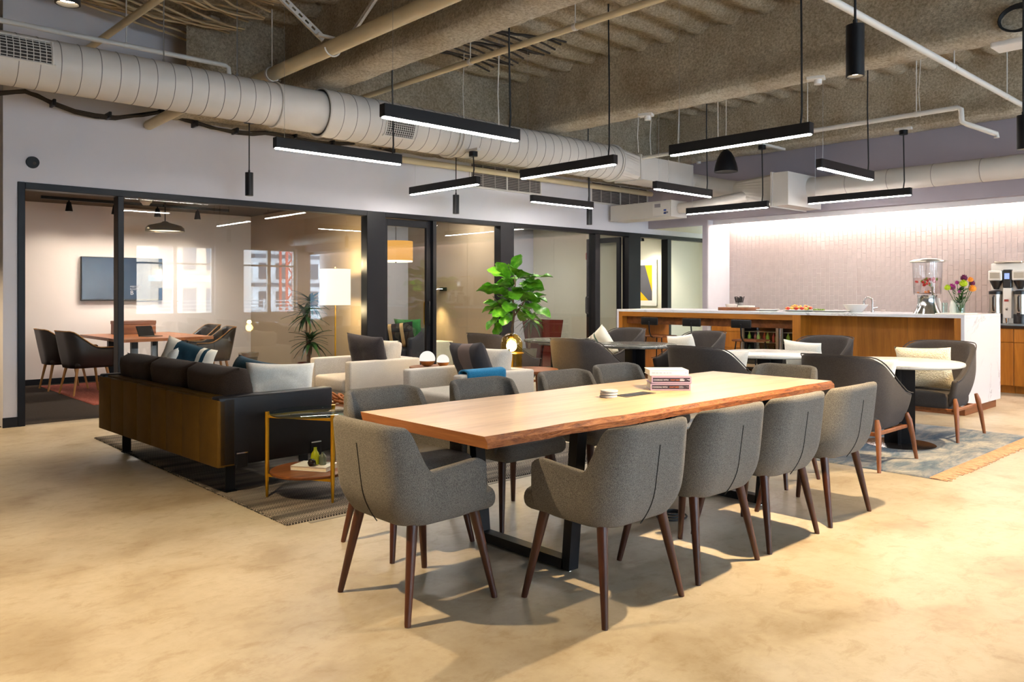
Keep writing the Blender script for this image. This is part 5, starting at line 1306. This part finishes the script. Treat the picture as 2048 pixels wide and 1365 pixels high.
for k in range(26): a = k*2.4; q2 = .008*k**.5; tube(bm, [(q2*math.cos(a), q2*math.sin(a), .06), (q2*1.9*math.cos(a), q2*1.9*math.sin(a), .175+.012*(k % 3))], .006, 5)
o = obj('cutlery', bm, 'plastic_black', t); o['kind'] = 'stuff'

# ================================================================== ROOMS BEHIND THE GLASS
t = thing('television', 'large wall television in the meeting room', 'television', (3.38, 13.385, 1.25))
bm = BM(); box(bm, 0, 1.2, -.07, -.005, 0, .68, .006, 1); obj('casing', bm, 'plastic_black', t)
bm = BM(); box(bm, .012, 1.188, -.0725, -.0695, .022, .668); obj('screen', bm, 'screen', t)
bm = BM(); box(bm, .59, .62, -.0725, -.0695, .007, .015); obj('logo_light', bm, 'chrome', t)
t = thing('meeting_table', 'orange toned wooden meeting table', 'table', (3.92, 12.1, 0))
bm = BM(); extrude_poly(bm, [(-.62, -.95), (.66, -.85), (.66, .95), (-.62, .95)], .71, .75); obj('tabletop', bm, 'meeting_oak', t)
for y in (-.5, .55):
    bm = BM(); box(bm, -.35, -.27, y-.04, y+.04, .008, .71); box(bm, .27, .35, y-.04, y+.04, .008, .71); box(bm, -.35, .35, y-.04, y+.04, .008, .06); obj('leg_frame', bm, 'frame', t)
t = thing('storage_box', 'brown lidded box on the meeting table', 'box', (3.95, 12.72, .75))
bm = BM(); box(bm, -.28, .28, -.14, .14, 0, .15, .004, 1); obj('box_body', bm, 'walnut_flat', t)
bm = BM(); box(bm, -.285, .285, -.145, .145, .15, .20, .004, 1); obj('lid', bm, 'walnut_flat', t)
t = thing('tablet', 'small tablet propped on the meeting table', 'tablet', (3.86, 11.85, .75), R(20))
bm = BM(); box(bm, -.13, .13, -.006, .006, .0, .16, .003, 1); o = obj('slab', bm, 'plastic_black', t); o.rotation_euler = (R(-25), 0, 0)
bm = BM(); box(bm, -.12, .12, -.18, -.02, .0, .008); obj('keyboard', bm, 'grille_dark', t)
def meeting_chair():
    t = thing('meeting_chair', '', 'chair', (0, 0, 0), 0, 'dark tub chairs at the meeting table')
    p, s1, s2, tot = u_path(.30, .34, .16, .25); N = 34; zb = .36
    def f(u, v):
        s = -1+2*u; b, k = p(s); zt = .85 - .22*smooth(.5, 1.5, k); z = zb+(zt-zb)*v; h = (z-zb)/.48
        wx = 1-.18*(1-min(1, h/.5))**2-.06*max(0, h-.5); back = 1-smooth(.3, 1.8, k)
        return Vector((b.x*wx, b.y-.09*h*back, z))
    bm = BM(); sheet(bm, f, N, 8, .04); obj('shell', bm, 'dark_leather', t, 2)
    bm = BM(); tube(bm, [f(i/N, 1)+Vector((0, 0, .003)) for i in range(N+1)], .007, 6); obj('piping', bm, 'light_wood', t, True)
    bm = BM(); box(bm, -.25, .25, -.22, .27, .36, .46, .04, 3); obj('seat', bm, 'dark_leather', t, 2)
    for sx in (-1, 1):
        for sy in (-1, 1): bm = BM(); tube(bm, [(sx*.25, sy*.25, 0), (sx*.19, sy*.18, .38)], [.012, .02], 10); obj('leg', bm, 'light_wood', t, True)
    return t
mc = meeting_chair()
for i, (x, y, rz, lab) in enumerate(((2.98, 12.62, -90, 'dark meeting chair farther along the left side of the meeting table'), (3.06, 11.80, -84, 'dark meeting chair nearer the doorway, left side of the meeting table'),
        (4.86, 12.65, 90, 'dark meeting chair farther along the right side of the meeting table'), (4.72, 11.72, 80, 'dark meeting chair nearer the glass, right side of the meeting table'))):
    loc = (x, y, .008)
    if i == 0: mc.location = loc; mc.rotation_euler = (0, 0, R(rz)); mc['label'] = lab
    else: dup(mc, loc, R(rz), lab)
t = thing('room_pendant', 'shallow metal pendant over the meeting table', 'pendant light', (4.2, 12.1, 2.28))
bm = BM(); lathe(bm, [(.27, 0), (.265, .05), (.23, .085), (.06, .13), (.03, .15), (0, .15)], (0, 0, 0), 36); obj('shade', bm, 'steel', t, True)
bm = BM(); lathe(bm, [(0, .02), (.245, .02)], (0, 0, 0), 36); obj('diffuser', bm, 'shade_bottom', t)
bm = BM(); cyl(bm, (0, 0, .15), (0, 0, .44), .008, None, 8); obj('stem', bm, 'black', t, True)
lamp('pendant_light', 'AREA', (0, 0, -.01), 50, (1, .92, .84), t, None, shape='DISK', size=.48)
def track(label, y, x0, x1, heads, power, aim, z=2.66):
    t = thing('light_track', label, 'track light', ((x0+x1)/2, y, z)); L = (x1-x0)/2
    bm = BM(); box(bm, -L, L, -.02, .02, .02, .06); obj('rail', bm, 'black', t)
    for x in heads:
        bm = BM(); cyl(bm, (x-(x0+x1)/2, 0, -.01), (x-(x0+x1)/2, 0, .03), .012, None, 8); lathe(bm, [(0, .0), (.028, 0), (.05, -.13), (.044, -.13), (.025, -.01)], (x-(x0+x1)/2, 0, -.005), 16); h = obj('head', bm, 'black', t, True)
        bm = BM(); lathe(bm, [(0, -.12), (.043, -.12)], (x-(x0+x1)/2, 0, -.005), 16); obj('lens', bm, 'spot_lens', h)
        lamp('track_spot', 'SPOT', (x-(x0+x1)/2, 0, -.15), power, (1, .88, .74), t, (aim[0], aim[1], 0), spot_size=R(85), spot_blend=.7, shadow_soft_size=.05)
hx = [on_y(px, 415, 12.5).x for px in (138, 230, 315, 395)]
track('black track with four spot heads in the meeting room', 12.5, hx[0]-.35, hx[-1]+.5, hx, 36, (R(38), 0))
c = on_y(292, 405, 12.0)
t = thing('smoke_detector', 'white smoke detector on the meeting room ceiling', 'smoke detector', (c.x, 12.0, 2.64))
bm = BM(); lathe(bm, [(0, 0), (.045, 0), (.06, .03), (.08, .04), (.08, .08), (0, .08)], (0, 0, 0), 24); obj('casing', bm, 'plastic_white', t, True)
t = thing('waste_bin', 'grey waste bin against the tan wall', 'bin', (5.78, 12.75, .004))
bm = BM(); lathe(bm, [(0, 0), (.12, 0), (.155, .36), (.15, .36), (.115, .012), (0, .012)], (0, 0, 0), 28); obj('bin_body', bm, 'pot_grey', t, True)
bm = BM(); lathe(bm, [(.158, .30), (.162, .37), (.145, .372), (.14, .3)], (0, 0, 0), 28); obj('liner_rim', bm, 'steel', t, True)
t = thing('floor_lamp', 'brass floor lamp with a tall lit white shade', 'floor lamp', (5.735, 9.85, .004))
bm = BM(); lathe(bm, [(0, 0), (.14, 0), (.14, .015), (.02, .025), (.011, .04), (.011, 1.72), (0, 1.73)], (0, 0, 0), 24); obj('stand', bm, 'brass', t, True)
bm = BM(); lathe(bm, [(.212, 1.195), (.212, 1.70)], (0, 0, 0), 48); obj('shade', bm, 'shade', t, True)
lamp('bulb_light', 'POINT', (0, 0, 1.12), 22, (1, .76, .42), t, shadow_soft_size=.06); lamp('bulb_light', 'POINT', (0, 0, 1.78), 26, (1, .76, .42), t, shadow_soft_size=.06)
# lettering on the meeting room glass
g = on_y(260.5, 585, 9.41); gx = g.x
t = thing('glass_lettering', 'small white room name lettering on the meeting room glass', 'sign', (gx, 9.4135, 1.37))
for s, z, sz in (('MEETING', .065, .028), ('ROOM', .036, .028), ('B', -.005, .066)): text('lettering', s, sz, 'ink_white', t, Matrix.Translation((0, 0, z)) @ Matrix.Rotation(PI/2, 4, 'X'), .0003)
# small room
t = thing('drum_pendant', 'yellow drum pendant glowing in the small room', 'pendant light', (7.27, 10.6, 1.87))
bm = BM(); lathe(bm, [(.27, .02), (.27, .33)], (0, 0, 0), 48); obj('shade', bm, 'shade_yellow', t, True)
bm = BM(); lathe(bm, [(.265, 0), (.265, .02), (0, .021)], (0, 0, 0), 48); lathe(bm, [(0, 0), (.265, 0)], (0, 0, 0), 48); obj('diffuser', bm, 'shade_bottom', t)
bm = BM(); cyl(bm, (0, 0, .2), (0, 0, .85), .006, None, 8); cyl(bm, (0, 0, -.015), (0, 0, .01), .012, None, 8); obj('stem', bm, 'black', t, True)
lamp('pendant_light', 'POINT', (0, 0, -.06), 10, (1, .82, .55), t, shadow_soft_size=.2)
t = thing('wall_lamp', 'black swing arm wall lamp over a pool of yellow light', 'wall lamp', (8.49, 10.92, 1.44))
bm = BM(); box(bm, -.03, .0, -.09, .09, -.03, .03, .006, 1); obj('wall_plate', bm, 'black', t)
bm = BM(); tube(bm, [(-.02, .0, 0), (-.10, .05, .0), (-.16, .08, -.03)], .008, 8); obj('arm', bm, 'chrome', t, True)
bm = BM(); lathe(bm, [(.055, -.17), (.055, -.02), (0, 0)], (-.17, .085, -.01), 20); obj('shade', bm, 'black', t, True)
lamp('lamp_light', 'SPOT', (-.17, .085, -.08), 70, (1, .76, .36), t, (0, R(-14), 0), spot_size=R(110), spot_blend=.6, shadow_soft_size=.03)
t = thing('tub_armchair', 'navy tub armchair in the small room', 'armchair', (7.72, 11.1, .004), R(115))
p, s1, s2, tot = u_path(.40, .42, .24, .38)
def f(u, v):
    s = -1+2*u; b, k = p(s); zt = .78-.14*smooth(.6, 1.6, k); z = .16+(zt-.16)*v; return Vector((b.x, b.y-.05*v*(1-smooth(.4, 1.8, k)), z))
bm = BM(); sheet(bm, f, 34, 6, .09); obj('shell', bm, 'navy_cloth', t, 2, 1)
bm = BM(); box(bm, -.31, .31, -.25, .36, .16, .44, .05, 3); obj('seat', bm, 'navy_cloth', t, 2)
for sx in (-1, 1):
    for sy in (-1, 1): bm = BM(); cyl(bm, (sx*.27, sy*.25, 0), (sx*.25, sy*.23, .17), .014, .02, 10); obj('leg', bm, 'walnut', t, True)
pillow('black cushion with tan straps on the navy armchair', 'pillow_straps', Vector((7.62, 11.02, .45)), R(135), R(-18), .56, .46, .15, R(6), 17)
pillow('green cushion behind the strapped black one', 'green_cloth', Vector((7.92, 11.12, .50)), R(120), R(-16), .50, .46, .14, R(0), 18)
t = thing('side_cabinet', 'low pale cabinet beside the small room door', 'cabinet', (8.2, 10.75, .004))
bm = BM(); box(bm, -.2, .2, -.2, .2, 0, .55, .006, 1); obj('carcass', bm, 'wall_cream', t)
bm = BM(); box(bm, -.19, .19, -.206, -.2, .02, .53); obj('door', bm, 'wall_cream', t)
for x, y, zz, wall, lab in ((8.494, 10.45, .40, 'x', 'white wall socket beneath the black wall lamp'), (5.0, 13.39, .35, 'y', 'white wall socket on the meeting room back wall')):
    bm = BM(); box(bm, x-.006, x+.004, y-.04, y+.04, zz, zz+.115, .002, 1) if wall == 'x' else box(bm, x-.04, x+.04, y-.006, y+.004, zz, zz+.115, .002, 1)
    tag(obj('wall_socket', bm, 'plastic_white'), lab, 'socket')
bm = BM(); tube(bm, [(8.48, 10.44, .45), (8.42, 10.46, .36), (8.40, 10.52, .12), (8.40, 10.6, .015), (8.38, 10.9, .012)], .006, 6); tag(obj('lamp_cord', bm, 'plastic_white', None, True), 'white cord hanging from the socket in the small room', 'cord')
# third room
t = thing('fire_alarm', 'red fire alarm plate on the third room wall', 'alarm', (11.712, 10.42, 2.10))
bm = BM(); box(bm, -.03, .006, -.07, .07, -.07, .07, .008, 1); obj('plate', bm, 'red_sign', t)
bm = BM(); box(bm, -.036, -.03, -.035, .035, -.02, .03, .004, 1); obj('strobe', bm, 'cover_lilac', t)
# end room
t = thing('wall_art', 'framed yellow and grey abstract print in the end room', 'picture', (14.49, 11.27, 1.61))
bm = BM(); box(bm, -.03, .0, -.42, .42, -.52, .52); box(bm, -.034, -.03, -.38, .38, -.48, .48); obj('frame', bm, 'white_art', t)
bm = BM(); box(bm, -.036, -.033, -.30, .30, -.40, .40); obj('print_ground', bm, 'yellow_art', t)
bm = BM(); v = [bm.verts.new((-.038, y, z)) for y, z in ((.30, .40), (-.10, .40), (-.30, -.20), (-.30, -.40), (-.2, -.40), (.30, .05))]; bm.faces.new(v); obj('grey_shape', bm, 'grey_art', t)
track('black track with two spot heads in the end room', 10.9, 13.0, 14.3, (13.35, 14.0), 45, (R(0), R(-28)))
lamp('added_end_room_fill', 'AREA', (13.2, 11.2, 2.68), 45, (1, .96, .88), None, None, size=.6)  # added area lamp, with a panel over it, to brighten the end room
bm = BM(); box(bm, 12.9, 13.5, 10.9, 11.5, 2.69, 2.72, .004, 1); tag(obj('added_fill_panel', bm, 'shade_bottom'), 'added square fill light on the end room ceiling', 'ceiling light')

for x, y, pw, lab in ((10.0, 10.9, 28, 'added square fill light on the third room ceiling'), (7.9, 9.95, 22, 'added square fill light on the small room ceiling')):  # panels and area lamps added to lift the dim third and small rooms
    bm = BM(); box(bm, x-.3, x+.3, y-.3, y+.3, 2.69, 2.72, .004, 1); tag(obj('added_fill_panel', bm, 'shade_bottom'), lab, 'ceiling light')
    lamp('added_room_fill', 'AREA', (x, y, 2.685), pw, (1, .93, .84), None, None, size=.58)

# ================================================================== PLANTS
def leaf_mesh(name, L, W, m, curl=.12, wav=.02, tip=.5, nu=5, nv=8, pw=.8):
    bm = BM()
    def f(u, v):
        x = (u-.5)*2; prof = (math.sin(PI*min(1, v**tip)*.97+.03*PI))**pw if v < 1 else 0
        w = W/2*max(.03, prof)
        return Vector((x*w, v*L, -curl*L*v*v + .10*W*abs(x)**1.5 + wav*math.sin(v*14+x*3)*abs(x)))
    grid(bm, f, nu, nv); me = bpy.data.meshes.new(name); bm.to_mesh(me); bm.free(); me.materials.append(M[m]); me.polygons.foreach_set('use_smooth', [True]*len(me.polygons)); return me
def aim(base, d, roll, s):
    d = d.normalized(); x = d.cross(Vector((0, 0, 1))); x = x.normalized() if x.length > .01 else Vector((1, 0, 0)); z = x.cross(d)
    m = Matrix((x, d, z)).transposed().to_4x4(); return Matrix.Translation(base) @ m @ Matrix.Rotation(roll, 4, 'Y') @ Matrix.Scale(s, 4)
t = thing('fiddle_leaf_fig', 'fiddle leaf fig tree before the third room glazing', 'plant', (7.80, 8.40, 0))
bm = BM(); lathe(bm, [(0, 0), (.15, 0), (.20, .40), (.185, .40), (.18, .36), (0, .36)], (0, 0, 0), 32); obj('planter', bm, 'pot_grey', t, True)
bm = BM(); lathe(bm, [(0, .362), (.178, .362)], (0, 0, 0), 24); obj('soil', bm, 'soil', t)
trunk = [(0, 0, .35), (.02, .01, .6), (-.01, .02, .85), (.02, 0, 1.05), (0, .01, 1.3), (.03, -.01, 1.5), (.02, 0, 1.62)]
bm = BM(); tube(bm, trunk, [.022, .02, .018, .016, .013, .01, .005], 10); tube(bm, [(0, .01, 1.0), (.10, -.08, 1.2), (.2, -.16, 1.42)], [.012, .01, .006], 8); tube(bm, [(.0, .02, .95), (-.12, .10, 1.15), (-.22, .2, 1.32)], [.012, .009, .005], 8); obj('trunk', bm, 'bark', t, True)
lm = leaf_mesh('leaf', .34, .22, 'leaf', .25, .016, 1.55, 6, 10, .55); rr = random.Random(12)
RV = Vector((RT.x, RT.y, 0)); FV = Vector((FW.x, FW.y, 0))
for k in range(46):
    a = k*2.39996 + rr.uniform(-.3, .3); z = 1.02 + .62*((k*13) % 46)/46; el = rr.uniform(-.35, .55) + .5*(z-1.2)
    d = Vector((math.cos(a), math.sin(a), el)); b = Vector((.02, 0, z)) + Vector((d.x, d.y, 0))*rr.uniform(.05, .16)
    inst('leaf', lm, t, aim(b, d, rr.uniform(-.7, .7), rr.uniform(.8, 1.15)))
for rx, dz, dx, el, s in ((-.30, 1.42, -1, .15, 1.0), (-.18, 1.08, -1, -.6, 1.05), (-.22, .98, -.6, -1.0, .8), (.26, 1.56, 1, .35, 1.15), (.22, 1.2, 1, -.25, 1.25), (.0, 1.62, .2, 1.2, 1.0), (-.1, 1.55, -.4, .9, 1.0)):
    inst('leaf', lm, t, aim(RV*rx*.7 + Vector((0, 0, dz)), RV*dx + Vector((0, 0, el)) - FV*.3, rr.uniform(-.5, .5), s))
def dracaena(label, x, y, tiers, potr, poth, group, potm='pot_red'):
    t = thing('dracaena', label, 'plant', (x, y, .004), 0, group)
    bm = BM(); lathe(bm, [(0, 0), (potr*.7, 0), (potr, poth), (potr*.93, poth), (potr*.9, poth-.04), (0, poth-.04)], (0, 0, 0), 28); obj('planter', bm, potm, t, True)
    bm = BM(); lathe(bm, [(0, poth-.035), (potr*.88, poth-.035)], (0, 0, 0), 20); obj('soil', bm, 'soil', t)
    lm = leaf_mesh('leaf', .30, .062, 'leaf_dark', .5, .0, .45, 2, 6)
    for i, (dx, dy, z) in enumerate(tiers):
        bm = BM(); tube(bm, [(dx*.3, dy*.3, poth-.05), (dx, dy, z)], .014, 8); obj('cane', bm, 'bark', t, True)
        for k in range(34):
            a = k*2.39996+i; el = 1.5 - 2.1*(k/34); d = Vector((math.cos(a), math.sin(a), el)); inst('leaf', lm, t, aim(Vector((dx, dy, z-.08*k/34)), d, 0, rr.uniform(.75, 1.1)))
    return t
dracaena('dracaena with two leafy tiers inside the meeting room glass', 5.63, 10.42, ((.03, .0, 1.25), (-.03, .02, 1.08), (.02, -.02, .70)), .16, .36, None)
dracaena('dracaena half hidden by the fiddle leaf fig, inside the third room', 10.05, 10.42, ((.0, .0, 1.30), (.05, -.03, .92)), .16, .35, None, 'pot_grey')
t = thing('tall_planter', 'dark red tapered planter standing in the third room', 'planter', (10.62, 10.62, .004))
bm = BM(); v0 = [(-.19, -.19), (.19, -.19), (.19, .19), (-.19, .19)]; a = [bm.verts.new((x, y, 0)) for x, y in v0]; b = [bm.verts.new((x*1.45, y*1.45, .86)) for x, y in v0]; c = [bm.verts.new((x*1.33, y*1.33, .86)) for x, y in v0]; d = [bm.verts.new((x*1.3, y*1.3, .80)) for x, y in v0]
bm.faces.new(a[::-1]); bm.faces.new(d)
for q, w in ((a, b), (b, c), (c, d)):
    for k in range(4): bm.faces.new((q[k], q[(k+1) % 4], w[(k+1) % 4], w[k]))
obj('planter_body', bm, 'pot_red', t)
t = thing('low_stool', 'grey stool with thin metal legs in the third room', 'stool', (10.15, 9.85, .004))
bm = BM(); box(bm, -.22, .22, -.2, .2, .44, .48, .02, 2); obj('seat', bm, 'pot_grey', t, 1)
for sx in (-1, 1):
    for sy in (-1, 1): bm = BM(); tube(bm, [(sx*.2, sy*.18, 0), (sx*.15, sy*.13, .44)], .009, 8); obj('leg', bm, 'black', t, True)

# ================================================================== OUTSIDE THE WINDOWS (seen as reflections in the glazing)
def building(label, x0, x1, y0, y1, z0, z1, wall, floor_h, bay, slab='bldg_white'):
    t = thing('building', label, 'building', ((x0+x1)/2, (y0+y1)/2, z0)); w, d, h = (x1-x0)/2, (y1-y0)/2, z1-z0
    bm = BM(); box(bm, -w, w, -d, d, 0, h); obj('wall', bm, wall, t)
    bw = BM(); box(bw, -.5*bay*.55, .5*bay*.55, -.02, .06, 0, floor_h*.55); me = bpy.data.meshes.new('window'); bw.to_mesh(me); bw.free(); me.materials.append(M['bldg_dark'])
    z = .4*floor_h
    while z < h-floor_h*.6:
        x = -w+bay*.6
        while x < w-bay*.4: inst('window', me, t, Matrix.Translation((x, d, z))); x += bay
        bm = BM(); box(bm, -w-.1, w+.1, d, d+.5, z-floor_h*.28, z-floor_h*.15); obj('floor_slab', bm, slab, t); z += floor_h
    return t
building('brick apartment block under construction, mirrored in the meeting room glass', 14.8, 18.8, -34, -26, -12, 9, 'bldg_brick', 2.3, 1.3)
building('pale teal office block, mirrored in the meeting room glass', 10.5, 13.2, -44, -36, -12, 7, 'bldg_pale', 3.4, 1.6)
building('white tower block with dark floors, mirrored in the glass', 20.6, 25.5, -33, -26, -12, 16, 'bldg_white', 1.7, 1.1, 'bldg_dark')
t = thing('crane_mast', 'red lattice crane mast, mirrored in the meeting room glass', 'crane', (22.2, -24.5, -12))
bm = BM()
for sx in (-.4, .4):
    for sy in (-.4, .4): box(bm, sx-.06, sx+.06, sy-.06, sy+.06, 0, 26)
for k in range(26):
    tube(bm, [(-.4, .4, k), (.4, .4, k+1)], .05, 4); tube(bm, [(.4, .4, k), (-.4, .4, k+1)], .05, 4)
obj('mast', bm, 'crane_red', t)
t = thing('balcony_railing', 'white balcony railing outside the windows', 'railing', (4, -5.4, 0))
for k in range(9):
    bm = BM(); box(bm, -7, 9, -.02, .02, .25+k*.11, .25+k*.11+.03); obj('rail', bm, 'bldg_white', t)
for k in range(12): bm = BM(); box(bm, -7+k*1.45, -6.95+k*1.45, -.03, .03, -.2, 1.2); obj('post', bm, 'bldg_white', t)
bm = BM(); box(bm, -8, 16, -6.0, -4.3, -.3, -.1); struct('floor_balcony', bm, 'bldg_white')
